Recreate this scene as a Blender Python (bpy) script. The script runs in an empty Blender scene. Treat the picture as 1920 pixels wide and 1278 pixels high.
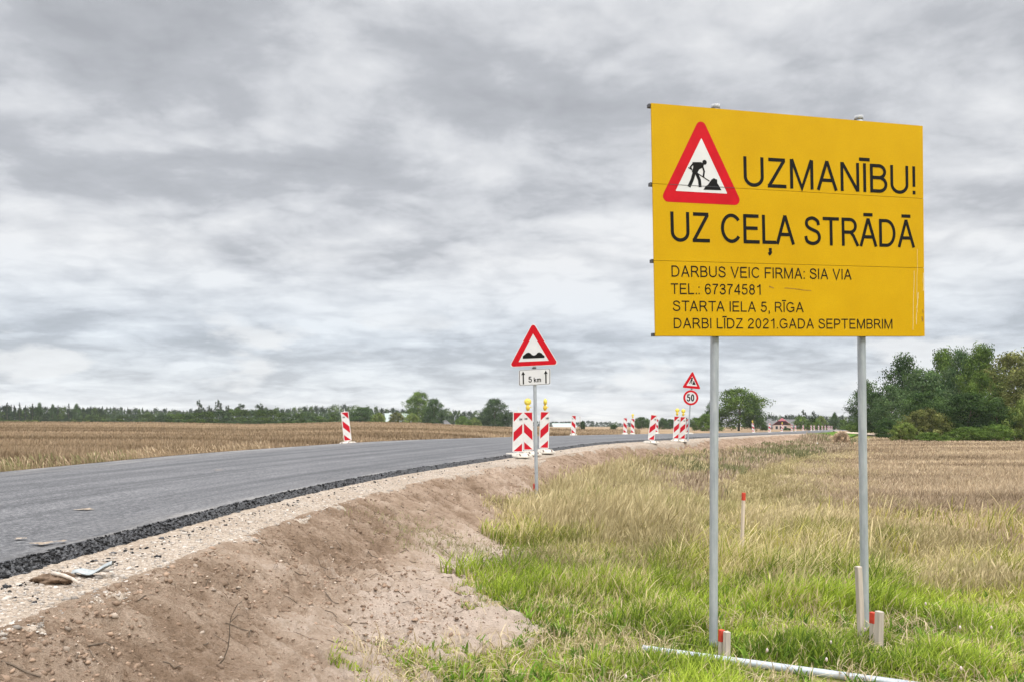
import bpy, math, random
import numpy as np
from mathutils import Vector

random.seed(7)
RNG = np.random.default_rng(11)
sc = bpy.context.scene
R = math.radians

# ------------------------------------------------------------------ camera
EYE = 1.75
FPX, CX, HY = 1500.0, 960.0, 794.0          # focal length, centre and horizon of the 1920 px photograph
cam = bpy.data.cameras.new('camera')
cam.sensor_fit = 'HORIZONTAL'
cam.sensor_width = 36.0
cam.lens = 36.0 * FPX / 1920.0
cam.shift_y = (HY - 639.0) / 1920.0
cam.clip_start = 0.05
cam.clip_end = 6000
camo = bpy.data.objects.new('camera', cam)
sc.collection.objects.link(camo)
camo.location = (0, 0, EYE)
camo.rotation_euler = (R(90), 0, 0)
sc.camera = camo

# ------------------------------------------------------------------ world, sun, exposure
SUN_EL, SUN_AZ = 44.0, 152.0                 # azimuth clockwise from +Y: behind and to the right of the camera
w = bpy.data.worlds.new('World')
sc.world = w
w.use_nodes = True
nt = w.node_tree
nt.nodes.clear()
N = nt.nodes.new
def L(a, b): nt.links.new(a, b)
def wmath(op, a, b=None, c=None):
    n = N('ShaderNodeMath'); n.operation = op
    for i, v in enumerate((a, b, c)):
        if v is None: continue
        if isinstance(v, (int, float)): n.inputs[i].default_value = v
        else: L(v, n.inputs[i])
    return n.outputs[0]
def wramp(fac, stops):
    n = N('ShaderNodeValToRGB')
    while len(n.color_ramp.elements) < len(stops): n.color_ramp.elements.new(0.5)
    for e, (p, c) in zip(n.color_ramp.elements, stops):
        e.position = p; e.color = tuple(c) + (1,) if len(c) == 3 else c
    L(fac, n.inputs[0])
    return n.outputs[0]
tc = N('ShaderNodeTexCoord')
sep = N('ShaderNodeSeparateXYZ'); L(tc.outputs['Generated'], sep.inputs[0])
zc = wmath('MAXIMUM', sep.outputs[2], 0.0)
den = wmath('ADD', zc, 0.19)
px = wmath('DIVIDE', sep.outputs[0], den)
py = wmath('DIVIDE', sep.outputs[1], den)
comb = N('ShaderNodeCombineXYZ'); L(px, comb.inputs[0]); L(py, comb.inputs[1])
def wnoise(scale, detail, rough, off, dist=0.0, stretch=(1, 1, 1)):
    m = N('ShaderNodeMapping'); m.inputs['Location'].default_value = off; m.inputs['Scale'].default_value = stretch
    L(comb.outputs[0], m.inputs[0])
    n = N('ShaderNodeTexNoise'); n.inputs['Scale'].default_value = scale; n.inputs['Detail'].default_value = detail
    n.inputs['Roughness'].default_value = rough; n.inputs['Distortion'].default_value = dist
    L(m.outputs[0], n.inputs['Vector'])
    return n.outputs[0]
n_big = wnoise(1.0, 3, 0.5, (3.1, 1.7, 0), 0.2)
n_mid = wnoise(2.7, 8, 0.55, (0.4, 7.3, 0), 0.25, (0.85, 1.1, 1))
n_fin = wnoise(11.0, 6, 0.66, (5.0, 2.0, 0), 0.3)
n_bil = wnoise(4.2, 5, 0.5, (8.2, 3.6, 0), 0.3)
billow = wmath('MULTIPLY', wmath('ABSOLUTE', wmath('SUBTRACT', n_bil, 0.5)), 2.2)      # rounded heads with dark creases between them
mixn = wmath('ADD', wmath('MULTIPLY', n_big, 0.45), wmath('ADD', wmath('MULTIPLY', n_mid, 0.80), wmath('ADD', wmath('MULTIPLY', n_fin, 0.16), wmath('MULTIPLY', billow, 0.26))))
# the layer is lit through more strongly in the middle heights and thicker overhead
el = wramp(zc, [(0.0, (0.585,) * 3), (0.035, (0.52,) * 3), (0.085, (0.485,) * 3), (0.15, (0.56,) * 3), (0.23, (0.555,) * 3), (0.30, (0.50,) * 3), (0.40, (0.465,) * 3), (0.50, (0.50,) * 3), (0.7, (0.6,) * 3)])
val = wmath('ADD', mixn, wmath('SUBTRACT', el, 0.668))
cloud = wramp(val, [(0.32, (0.41, 0.422, 0.448)), (0.48, (0.505, 0.518, 0.548)), (0.58, (0.655, 0.668, 0.695)), (0.74, (0.86, 0.866, 0.876))])
# bluish distance low down, a trace of warmth on the horizon itself
tn = N('ShaderNodeMix'); tn.data_type = 'RGBA'; tn.blend_type = 'MULTIPLY'; tn.inputs[0].default_value = 1.0; L(cloud, tn.inputs[6])
L(wramp(zc, [(0.0, (1.06, 1.03, 0.96)), (0.035, (0.97, 1.0, 1.02)), (0.10, (0.93, 0.98, 1.03)), (0.2, (1, 1, 1))]), tn.inputs[7])
cloud = tn.outputs[2]
# small heaped clouds low over the horizon, catching the light
cm = N('ShaderNodeMapping'); cm.inputs['Scale'].default_value = (5.5, 5.5, 15); L(tc.outputs['Generated'], cm.inputs[0])
cn = N('ShaderNodeTexNoise'); cn.inputs['Scale'].default_value = 1.0; cn.inputs['Detail'].default_value = 7; cn.inputs['Roughness'].default_value = 0.55; L(cm.outputs[0], cn.inputs['Vector'])
puff = wmath('MULTIPLY', wramp(cn.outputs[0], [(0.55, (0,) * 3), (0.61, (1,) * 3)]), wramp(zc, [(0.0, (0.1,) * 3), (0.04, (0.6,) * 3), (0.10, (0.75,) * 3), (0.15, (0,) * 3)]))
pmx = N('ShaderNodeMix'); pmx.data_type = 'RGBA'; L(puff, pmx.inputs[0]); L(cloud, pmx.inputs[6]); pmx.inputs[7].default_value = (0.88, 0.885, 0.89, 1)
cloud = pmx.outputs[2]
# overcast: the cloud overhead sends down far more light than the cloud near the horizon
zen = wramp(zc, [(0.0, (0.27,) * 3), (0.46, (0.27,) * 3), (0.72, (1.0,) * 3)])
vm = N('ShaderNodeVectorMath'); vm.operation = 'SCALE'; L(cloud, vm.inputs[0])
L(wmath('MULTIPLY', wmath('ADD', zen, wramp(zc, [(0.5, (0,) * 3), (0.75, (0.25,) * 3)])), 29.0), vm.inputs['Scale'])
sky = N('ShaderNodeTexSky'); sky.sky_type = 'NISHITA'; sky.sun_disc = False
sky.sun_elevation = R(SUN_EL); sky.sun_rotation = R(SUN_AZ)
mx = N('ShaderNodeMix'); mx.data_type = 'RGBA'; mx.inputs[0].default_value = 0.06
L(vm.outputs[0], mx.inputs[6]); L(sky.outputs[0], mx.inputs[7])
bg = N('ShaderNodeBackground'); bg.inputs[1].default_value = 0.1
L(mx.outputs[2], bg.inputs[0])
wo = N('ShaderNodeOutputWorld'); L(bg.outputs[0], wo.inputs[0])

sun = bpy.data.lights.new('sun', 'SUN')
sun.energy = 1.5; sun.angle = R(11); sun.color = (1.0, 0.95, 0.88)
suno = bpy.data.objects.new('sun', sun); sc.collection.objects.link(suno)
sd = Vector((math.sin(R(SUN_AZ)) * math.cos(R(SUN_EL)), math.cos(R(SUN_AZ)) * math.cos(R(SUN_EL)), math.sin(R(SUN_EL))))
suno.rotation_euler = (-sd).to_track_quat('-Z', 'Y').to_euler()
suno.location = (-20, -30, 40)

sc.view_settings.view_transform = 'Standard'
sc.view_settings.look = 'None'
sc.view_settings.gamma = 1.0
sc.view_settings.exposure = 0.4
sc.cycles.max_bounces = 6
sc.cycles.diffuse_bounces = 3
sc.cycles.transmission_bounces = 4
sc.cycles.transparent_max_bounces = 4

# ------------------------------------------------------------------ numpy noise
def _hash(ix, iy, seed):
    h = (ix.astype(np.int64) * 374761393 + iy.astype(np.int64) * 668265263 + seed * 1442695041) & 0x7fffffff
    h = ((h ^ (h >> 13)) * 1274126177) & 0x7fffffff
    h = (h ^ (h >> 16)) & 0xffffff
    return h / float(0xffffff)
def vnoise(x, y, seed=0):
    x = np.asarray(x, float); y = np.asarray(y, float)
    xi = np.floor(x); yi = np.floor(y)
    fx = x - xi; fy = y - yi
    fx = fx * fx * (3 - 2 * fx); fy = fy * fy * (3 - 2 * fy)
    a = _hash(xi, yi, seed); b = _hash(xi + 1, yi, seed); c = _hash(xi, yi + 1, seed); d = _hash(xi + 1, yi + 1, seed)
    return (a * (1 - fx) + b * fx) * (1 - fy) + (c * (1 - fx) + d * fx) * fy
def fbm(x, y, seed=0, octv=4, gain=0.5):
    s = 0; a = 1; t = 0
    x = np.asarray(x, float); y = np.asarray(y, float)
    for i in range(octv):
        s = s + a * vnoise(x * 2 ** i, y * 2 ** i, seed + i * 17); t += a; a *= gain
    return s / t
def sstep(a, b, x):
    t = np.clip((np.asarray(x, float) - a) / (b - a), 0, 1)
    return t * t * (3 - 2 * t)

# ------------------------------------------------------------------ object helpers
def tag(o, label=None, cat=None, group=None, kind=None):
    if label: o['label'] = label
    if cat: o['category'] = cat
    if group: o['group'] = group
    if kind: o['kind'] = kind
    return o
def empty(name, loc=(0, 0, 0), label=None, cat=None, group=None):
    o = bpy.data.objects.new(name, None)
    o.empty_display_size = 0.2
    o.location = loc
    sc.collection.objects.link(o)
    return tag(o, label, cat, group)
def link(name, me, parent=None, loc=None):
    o = bpy.data.objects.new(name, me)
    sc.collection.objects.link(o)
    if parent: o.parent = parent
    if loc is not None: o.location = loc
    return o
def npmesh(name, V, F, mat, col=None, smooth=False, uv=None, mi=None):
    """V (n,3), F (m,k) with k = 3 or 4, col (n,3)"""
    V = np.asarray(V, np.float32); F = np.asarray(F, np.int32)
    k = F.shape[1]
    me = bpy.data.meshes.new(name)
    me.vertices.add(len(V)); me.vertices.foreach_set('co', V.ravel())
    me.loops.add(F.size); me.loops.foreach_set('vertex_index', F.ravel())
    me.polygons.add(len(F))
    me.polygons.foreach_set('loop_start', np.arange(0, F.size, k, dtype=np.int32))
    me.polygons.foreach_set('loop_total', np.full(len(F), k, np.int32))
    if smooth: me.polygons.foreach_set('use_smooth', np.ones(len(F), bool))
    for m in (mat if isinstance(mat, (list, tuple)) else [mat]): me.materials.append(m)
    if mi is not None: me.polygons.foreach_set('material_index', np.asarray(mi, np.int32))
    me.update(calc_edges=True)
    if col is not None:
        at = me.attributes.new('tint', 'FLOAT_COLOR', 'POINT')
        c4 = np.ones((len(V), 4), np.float32); c4[:, :3] = col
        at.data.foreach_set('color', c4.ravel())
    if uv is not None:
        ul = me.uv_layers.new(name='UVMap')
        ul.data.foreach_set('uv', np.asarray(uv, np.float32)[F.ravel()].ravel())
    me.validate()
    return me
class MB:
    """collects simple shapes into one mesh"""
    def __init__(s): s.v = []; s.f = []; s.m = []
    def add(s, vs, fs, mi=0):
        b = len(s.v); s.v += [tuple(p) for p in vs]
        for f in fs: s.f.append([i + b for i in f]); s.m.append(mi)
    def box(s, c, d, mi=0, M=None):
        x, y, z = d[0] / 2, d[1] / 2, d[2] / 2
        P = [Vector((sx * x, sy * y, sz * z)) for sz in (-1, 1) for sx, sy in ((-1, -1), (1, -1), (1, 1), (-1, 1))]
        if M: P = [M @ p for p in P]
        P = [p + Vector(c) for p in P]
        s.add(P, [(3, 2, 1, 0), (4, 5, 6, 7), (0, 1, 5, 4), (1, 2, 6, 5), (2, 3, 7, 6), (3, 0, 4, 7)], mi)
    def prism(s, poly, y0, y1, mi=0, side_mi=None):
        """polygon in xz, extruded from y0 to y1 (y0 < y1 : y0 is the front)"""
        n = len(poly)
        s.add([(p[0], y0, p[1]) for p in poly] + [(p[0], y1, p[1]) for p in poly],
              [tuple(range(n)), tuple(range(2 * n - 1, n - 1, -1))], mi)
        b = len(s.v) - 2 * n
        for i in range(n):
            j = (i + 1) % n
            s.f.append([b + j, b + i, b + n + i, b + n + j]); s.m.append(mi if side_mi is None else side_mi)
    def tube(s, pts, rad, n=12, mi=0, cap=True):
        pts = [Vector(p) for p in pts]
        rad = rad if isinstance(rad, (list, tuple)) else [rad] * len(pts)
        rings = []
        for i, p in enumerate(pts):
            d = (pts[min(i + 1, len(pts) - 1)] - pts[max(i - 1, 0)]).normalized()
            a = d.cross(Vector((0.31, 0.95, 0.05))).normalized(); b = d.cross(a)
            rings.append([p + (a * math.cos(2 * math.pi * k / n) + b * math.sin(2 * math.pi * k / n)) * rad[i] for k in range(n)])
        vs = [q for r_ in rings for q in r_]; fs = []
        for i in range(len(pts) - 1):
            for k in range(n):
                k2 = (k + 1) % n
                fs.append((i * n + k, i * n + k2, (i + 1) * n + k2, (i + 1) * n + k))
        if cap:
            fs.append(tuple(range(n - 1, -1, -1))); e = (len(pts) - 1) * n
            fs.append(tuple(range(e, e + n)))
        s.add(vs, fs, mi)
    def ring(s, outer, inner, y, mi=0):
        n = len(outer)
        s.add([(p[0], y, p[1]) for p in outer] + [(p[0], y, p[1]) for p in inner],
              [(i, (i + 1) % n, n + (i + 1) % n, n + i) for i in range(n)], mi)
    def poly(s, pts, y, mi=0):
        s.add([(p[0], y, p[1]) for p in pts], [tuple(range(len(pts)))], mi)
    def ribbon(s, pts, wd, y, mi=0):
        pts = [np.array(p, float) for p in pts]
        n = len(pts); closed = np.allclose(pts[0], pts[-1]) and n > 3
        Lf, Rt = [], []
        for i in range(n):
            a = pts[i] - pts[i - 1] if i else (pts[i] - pts[n - 2] if closed else None)
            b = pts[i + 1] - pts[i] if i < n - 1 else (pts[1] - pts[0] if closed else None)
            if a is None: a = b
            if b is None: b = a
            a = a / (np.linalg.norm(a) + 1e-12); b = b / (np.linalg.norm(b) + 1e-12)
            na = np.array([-a[1], a[0]]); nb = np.array([-b[1], b[0]])
            m = na + nb; m /= (np.linalg.norm(m) + 1e-12)
            k = min(1.0 / max(m @ na, 0.35), 2.2)
            Lf.append(pts[i] + m * wd / 2 * k); Rt.append(pts[i] - m * wd / 2 * k)
        s.add([(p[0], y, p[1]) for p in Lf] + [(p[0], y, p[1]) for p in Rt],
              [(n + i, n + i + 1, i + 1, i) for i in range(n - 1)], mi)
    def mesh(s, name, mats, smooth=False):
        me = bpy.data.meshes.new(name); me.from_pydata(s.v, [], s.f)
        for m in (mats if isinstance(mats, (list, tuple)) else [mats]): me.materials.append(m)
        me.polygons.foreach_set('material_index', s.m)
        if smooth:
            me.polygons.foreach_set('use_smooth', [len(f) == 4 for f in s.f])
        me.update(); return me
    def build(s, name, mats, parent=None, smooth=False, loc=None):
        return link(name, s.mesh(name, mats, smooth), parent, loc)
def bevel(o, wd=0.005, seg=2):
    m = o.modifiers.new('bevel', 'BEVEL'); m.width = wd; m.segments = seg; m.limit_method = 'ANGLE'; m.angle_limit = R(40)
    return o

# ------------------------------------------------------------------ materials
def mat(name):
    m = bpy.data.materials.new(name); m.use_nodes = True
    t = m.node_tree; b = t.nodes['Principled BSDF']
    return m, t, b
def nnode(t, kind, **kw):
    n = t.nodes.new(kind)
    for k, v in kw.items(): setattr(n, k, v)
    return n
def noise_node(t, vec, scale, detail=5, rough=0.55, stretch=None, dist=0):
    if stretch:
        m = t.nodes.new('ShaderNodeMapping'); m.inputs['Scale'].default_value = stretch
        t.links.new(vec, m.inputs[0]); vec = m.outputs[0]
    n = t.nodes.new('ShaderNodeTexNoise'); n.inputs['Scale'].default_value = scale
    n.inputs['Detail'].default_value = detail; n.inputs['Roughness'].default_value = rough; n.inputs['Distortion'].default_value = dist
    t.links.new(vec, n.inputs['Vector'])
    return n.outputs[0]
def ramp_node(t, fac, stops, interp=None):
    n = t.nodes.new('ShaderNodeValToRGB')
    if interp: n.color_ramp.interpolation = interp
    while len(n.color_ramp.elements) < len(stops): n.color_ramp.elements.new(0.5)
    for e, (p, c) in zip(n.color_ramp.elements, stops):
        e.position = p; e.color = tuple(c) + (1,)
    t.links.new(fac, n.inputs[0]); return n.outputs[0]
def mixc(t, fac, a, b, mode='MIX'):
    n = t.nodes.new('ShaderNodeMix'); n.data_type = 'RGBA'; n.blend_type = mode
    for i, v in ((0, fac), (6, a), (7, b)):
        if isinstance(v, (int, float)): n.inputs[i].default_value = v
        elif isinstance(v, tuple): n.inputs[i].default_value = v + (1,)
        else: t.links.new(v, n.inputs[i])
    return n.outputs[2]
def tmath(t, op, a, b=None):
    n = t.nodes.new('ShaderNodeMath'); n.operation = op
    for i, v in enumerate((a, b)):
        if v is None: continue
        if isinstance(v, (int, float)): n.inputs[i].default_value = v
        else: t.links.new(v, n.inputs[i])
    return n.outputs[0]
def bump(t, b, h, strength, dist):
    n = t.nodes.new('ShaderNodeBump'); n.inputs['Strength'].default_value = strength; n.inputs['Distance'].default_value = dist
    t.links.new(h, n.inputs['Height']); t.links.new(n.outputs[0], b.inputs['Normal'])
def coords(t, which='Object'):
    return t.nodes.new('ShaderNodeTexCoord').outputs[which]

def plain(name, col, rough=0.5, var=0.12, scale=9, metal=0, spec=0.4, stretch=None):
    m, t, b = mat(name)
    v = noise_node(t, coords(t), scale, 6, 0.6, stretch)
    lo = tuple(max(0, c * (1 - var)) for c in col); hi = tuple(min(1, c * (1 + var)) for c in col)
    t.links.new(ramp_node(t, v, [(0.3, lo), (0.7, hi)]), b.inputs['Base Color'])
    b.inputs['Roughness'].default_value = rough; b.inputs['Metallic'].default_value = metal
    b.inputs['Specular IOR Level'].default_value = spec
    return m

def foliage(name, transl=0.3, rnd=0.25):
    m = bpy.data.materials.new(name); m.use_nodes = True
    t = m.node_tree; t.nodes.clear()
    at = nnode(t, 'ShaderNodeAttribute', attribute_name='tint')
    oi = t.nodes.new('ShaderNodeObjectInfo')
    f = tmath(t, 'ADD', tmath(t, 'MULTIPLY', oi.outputs['Random'], rnd), 1 - rnd / 2)
    vm_ = t.nodes.new('ShaderNodeVectorMath'); vm_.operation = 'SCALE'
    t.links.new(at.outputs['Color'], vm_.inputs[0]); t.links.new(f, vm_.inputs['Scale'])
    d = t.nodes.new('ShaderNodeBsdfDiffuse'); tr = t.nodes.new('ShaderNodeBsdfTranslucent')
    t.links.new(vm_.outputs[0], d.inputs[0]); t.links.new(vm_.outputs[0], tr.inputs[0])
    ms = t.nodes.new('ShaderNodeMixShader'); ms.inputs[0].default_value = transl
    t.links.new(d.outputs[0], ms.inputs[1]); t.links.new(tr.outputs[0], ms.inputs[2])
    o = t.nodes.new('ShaderNodeOutputMaterial'); t.links.new(ms.outputs[0], o.inputs[0])
    return m
M = {}
M['leaf'] = foliage('leaf', 0.14)
M['grass'] = foliage('grass_blade', 0.35, 0.0)
M['straw'] = foliage('straw', 0.25, 0.0)
M['bark'] = plain('bark', (0.13, 0.10, 0.075), 0.9, 0.35, 6, spec=0.1, stretch=(1, 1, 0.2))
def m_galv():
    m, t, b = mat('galvanised_steel')
    c = coords(t)
    a = noise_node(t, c, 14, 6, 0.65, (1, 1, 0.35)); s_ = noise_node(t, c, 60, 4, 0.6, (1, 1, 0.04))
    c1 = ramp_node(t, a, [(0.3, (0.34, 0.37, 0.40)), (0.7, (0.50, 0.53, 0.55))])
    c2 = ramp_node(t, s_, [(0.3, (0.75, 0.77, 0.8)), (0.6, (1, 1, 1))])
    t.links.new(mixc(t, 0.7, c1, c2, 'MULTIPLY'), b.inputs['Base Color'])
    b.inputs['Metallic'].default_value = 0.35; b.inputs['Roughness'].default_value = 0.5
    return m
M['galv'] = m_galv()
def m_yellow():
    m, t, b = mat('yellow_sign_face')
    c = coords(t)
    a = noise_node(t, c, 2.2, 5, 0.6); g = noise_node(t, c, 90, 3, 0.6)
    col = ramp_node(t, a, [(0.3, (0.525, 0.305, 0.002)), (0.7, (0.585, 0.35, 0.003))])
    col = mixc(t, 0.10, col, ramp_node(t, g, [(0.35, (0.3, 0.2, 0.05)), (0.65, (1, 0.9, 0.5))]), 'MULTIPLY')
    t.links.new(col, b.inputs['Base Color']); b.inputs['Roughness'].default_value = 0.42
    b.inputs['Specular IOR Level'].default_value = 0.12
    return m
M['yellow'] = m_yellow()
M['ink'] = plain('black_vinyl', (0.008, 0.008, 0.007), 0.6, 0.2, 20, spec=0.12)
M['red'] = plain('red_reflective', (0.50, 0.004, 0.012), 0.5, 0.12, 6, spec=0.15)
M['red2'] = plain('red_stripe_sheet', (0.47, 0.010, 0.022), 0.5, 0.15, 5, spec=0.15)
M['white'] = plain('white_reflective', (0.62, 0.62, 0.62), 0.4, 0.05, 6)
M['plastic'] = plain('white_plastic', (0.64, 0.63, 0.61), 0.5, 0.14, 4)
M['greyback'] = plain('grey_sign_back', (0.38, 0.39, 0.40), 0.5, 0.1, 8)
M['dirtywhite'] = plain('dusty_white_plastic', (0.50, 0.455, 0.39), 0.85, 0.3, 9)
M['slot'] = plain('dark_slot', (0.10, 0.06, 0.05), 0.9, 0.2, 12)
M['lampyellow'] = plain('amber_lens', (0.74, 0.60, 0.10), 0.25, 0.15, 25)
M['lampbody'] = plain('yellow_lamp_housing', (0.66, 0.48, 0.06), 0.5, 0.15, 15)
M['wood'] = plain('weathered_wood', (0.46, 0.40, 0.34), 0.9, 0.28, 22, spec=0.1, stretch=(1, 1, 0.08))
M['newwood'] = plain('pale_wood', (0.60, 0.50, 0.40), 0.9, 0.2, 22, spec=0.1, stretch=(1, 1, 0.08))
M['redpaint'] = plain('red_stake_paint', (0.52, 0.05, 0.025), 0.7, 0.2, 22)
M['darkmetal'] = plain('dark_metal', (0.06, 0.06, 0.065), 0.5, 0.2, 12)

def m_asphalt():
    m, t, b = mat('fresh_asphalt')
    uvc = coords(t, 'UV'); c = coords(t)
    fine = noise_node(t, c, 30, 8, 0.82); blot = noise_node(t, c, 1.1, 5, 0.6)
    streak = noise_node(t, uvc, 1.0, 5, 0.6, (0.07, 2.3, 1))
    grain = ramp_node(t, fine, [(0.40, (0.018, 0.018, 0.020)), (0.50, (0.060, 0.060, 0.064)), (0.60, (0.175, 0.174, 0.176))])
    st = ramp_node(t, streak, [(0.38, (0.55, 0.55, 0.57)), (0.62, (1.35, 1.33, 1.32))])
    col = mixc(t, 1.0, grain, st, 'MULTIPLY')
    col = mixc(t, 0.5, col, ramp_node(t, blot, [(0.35, (0.6, 0.6, 0.61)), (0.68, (1.25, 1.24, 1.22))]), 'MULTIPLY')
    # pale dust lying along both edges of the carriageway
    sp = t.nodes.new('ShaderNodeSeparateXYZ'); t.links.new(uvc, sp.inputs[0])
    dust = tmath(t, 'MULTIPLY', ramp_node(t, tmath(t, 'DIVIDE', sp.outputs[1], 7.2), [(0.0, (1, 1, 1)), (0.03, (0.15,) * 3), (0.10, (0, 0, 0)), (0.80, (0, 0, 0)), (1.0, (1, 1, 1))]),
                 ramp_node(t, noise_node(t, uvc, 3.0, 6, 0.7, (0.25, 1.5, 1)), [(0.45, (0, 0, 0)), (0.7, (0.85,) * 3)]))
    col = mixc(t, dust, col, (0.36, 0.33, 0.30))
    t.links.new(col, b.inputs['Base Color'])
    b.inputs['Roughness'].default_value = 0.62; b.inputs['Specular IOR Level'].default_value = 0.45
    bump(t, b, fine, 0.9, 0.012)
    return m
M['asphalt'] = m_asphalt()
def m_edge():
    m, t, b = mat('raw_asphalt_edge')
    c = coords(t)
    v = t.nodes.new('ShaderNodeTexVoronoi'); v.inputs['Scale'].default_value = 46; t.links.new(c, v.inputs['Vector'])
    col = ramp_node(t, noise_node(t, c, 60, 3, 0.6), [(0.35, (0.012, 0.012, 0.014)), (0.55, (0.035, 0.035, 0.038)), (0.75, (0.16, 0.155, 0.15))])
    t.links.new(col, b.inputs['Base Color']); b.inputs['Roughness'].default_value = 0.5
    bump(t, b, v.outputs['Distance'], 1.0, 0.02)
    return m
M['edge'] = m_edge()
def m_gravel():
    m, t, b = mat('crushed_limestone')
    c = coords(t)
    v = t.nodes.new('ShaderNodeTexVoronoi'); v.inputs['Scale'].default_value = 38; t.links.new(c, v.inputs['Vector'])
    v2 = t.nodes.new('ShaderNodeTexVoronoi'); v2.inputs['Scale'].default_value = 95; t.links.new(c, v2.inputs['Vector'])
    cc = ramp_node(t, noise_node(t, c, 30, 6, 0.7), [(0.34, (0.25, 0.205, 0.16)), (0.5, (0.42, 0.36, 0.30)), (0.68, (0.58, 0.52, 0.45))])
    cc = mixc(t, 0.6, cc, ramp_node(t, v2.outputs['Distance'], [(0.0, (1.05, 1.03, 1)), (0.75, (0.55, 0.5, 0.45))]), 'MULTIPLY')
    cc = mixc(t, 0.6, cc, ramp_node(t, noise_node(t, c, 1.5, 5, 0.6), [(0.35, (0.78, 0.72, 0.66)), (0.65, (1, 1, 1))]), 'MULTIPLY')
    t.links.new(cc, b.inputs['Base Color']); b.inputs['Roughness'].default_value = 0.95; b.inputs['Specular IOR Level'].default_value = 0.1
    h = tmath(t, 'ADD', v.outputs['Distance'], tmath(t, 'MULTIPLY', v2.outputs['Distance'], 0.5))
    bump(t, b, h, 0.8, 0.015)
    return m
M['gravel'] = m_gravel()
def m_soil():
    m, t, b = mat('bare_soil')
    c = coords(t)
    at = nnode(t, 'ShaderNodeAttribute', attribute_name='tint')     # r: dry pale clay against dark topsoil
    sp = t.nodes.new('ShaderNodeSeparateColor'); t.links.new(at.outputs['Color'], sp.inputs[0])
    n1 = noise_node(t, c, 3.0, 8, 0.68); n2 = noise_node(t, c, 38, 6, 0.7)
    k = tmath(t, 'ADD', sp.outputs[0], tmath(t, 'MULTIPLY', tmath(t, 'SUBTRACT', n1, 0.5), 1.1))
    k = tmath(t, 'ADD', k, tmath(t, 'MULTIPLY', tmath(t, 'SUBTRACT', n2, 0.5), 0.55))
    fl = noise_node(t, c, 9.0, 7, 0.75, (1.0, 2.2, 1.0), 1.2)
    k = tmath(t, 'SUBTRACT', k, tmath(t, 'MULTIPLY', ramp_node(t, fl, [(0.57, (0, 0, 0)), (0.68, (1, 1, 1))]), 0.4))
    col = ramp_node(t, k, [(0.05, (0.125, 0.080, 0.052)), (0.35, (0.28, 0.195, 0.133)), (0.62, (0.45, 0.338, 0.252)), (0.95, (0.62, 0.50, 0.41))])
    t.links.new(col, b.inputs['Base Color']); b.inputs['Roughness'].default_value = 1.0; b.inputs['Specular IOR Level'].default_value = 0.05
    bump(t, b, tmath(t, 'ADD', n2, tmath(t, 'MULTIPLY', noise_node(t, c, 12, 6, 0.7), 1.5)), 1.0, 0.06)
    return m
M['soil'] = m_soil()
def m_ground(name, stops, scale=0.6):
    m, t, b = mat(name)
    c = coords(t)
    k = tmath(t, 'ADD', tmath(t, 'MULTIPLY', noise_node(t, c, scale, 6, 0.6), 0.6), tmath(t, 'MULTIPLY', noise_node(t, c, 14, 6, 0.7), 0.4))
    t.links.new(ramp_node(t, k, stops), b.inputs['Base Color']); b.inputs['Roughness'].default_value = 1.0; b.inputs['Specular IOR Level'].default_value = 0.0
    return m
M['fieldsoil'] = m_ground('stubble_ground', [(0.35, (0.15, 0.105, 0.065)), (0.5, (0.25, 0.18, 0.115)), (0.65, (0.36, 0.275, 0.18))])
M['verge'] = m_ground('verge_ground', [(0.35, (0.10, 0.10, 0.035)), (0.5, (0.17, 0.16, 0.06)), (0.65, (0.27, 0.22, 0.11))])
M['cropsoil'] = m_ground('crop_ground', [(0.35, (0.19, 0.14, 0.085)), (0.5, (0.29, 0.22, 0.13)), (0.65, (0.38, 0.30, 0.19))])
M['lawn'] = m_ground('young_lawn', [(0.35, (0.055, 0.105, 0.018)), (0.5, (0.085, 0.15, 0.026)), (0.65, (0.12, 0.19, 0.04))], 3)
M['track'] = m_ground('gravel_track', [(0.35, (0.36, 0.28, 0.20)), (0.5, (0.46, 0.37, 0.28)), (0.65, (0.55, 0.46, 0.37))])

# ------------------------------------------------------------------ the road and the lie of the land
NEAR = np.array([(-3.25, -40), (-3.25, -10), (-3.25, 2), (-3.22, 5), (-2.97, 9.9), (-2.4, 13.6), (-1.95, 15.2), (-0.28, 20), (1.63, 24.5), (2.94, 28.5),
                 (4.6, 32), (7.0, 37), (10, 44), (13, 50), (18.6, 62), (26, 78), (36.8, 100), (48, 124), (60, 150), (83, 200), (128, 300), (172, 400)], float)
def resample(P, step=0.5):
    d = np.r_[0, np.cumsum(np.hypot(*np.diff(P, axis=0).T))]
    s = np.arange(0, d[-1], step)
    Q = np.c_[np.interp(s, d, P[:, 0]), np.interp(s, d, P[:, 1])]
    for it in range(60):                                                # ease the corners
        Q[1:-1] = 0.5 * Q[1:-1] + 0.25 * (Q[:-2] + Q[2:])
    return Q
LINE = resample(NEAR)
TAN = np.gradient(LINE, axis=0); TAN /= np.linalg.norm(TAN, axis=1)[:, None]
NRM = np.c_[TAN[:, 1], -TAN[:, 0]]                                      # to the right of travel
LS = np.r_[0, np.cumsum(np.hypot(*np.diff(LINE, axis=0).T))]
W = 7.2
ZN = EYE - np.interp(LINE[:, 1], [-40, 5, 10, 15, 20, 24.5, 28.5, 32, 37, 44, 60, 80, 100, 150, 200, 400], [.90, .87, .85, .84, .80, .69, .655, .655, .68, .72, .80, .95, 1.1, 1.4, 1.55, 2.6])
FARL = LINE - NRM * W
ZF = EYE - np.interp(FARL[:, 1], [-40, 5, 16, 18, 22.3, 25.3, 28.8, 39, 57, 80, 100, 150, 200, 400], [1.1, 1.0, .88, .76, .70, .64, .60, .63, .72, .92, 1.08, 1.38, 1.55, 2.6])
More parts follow.
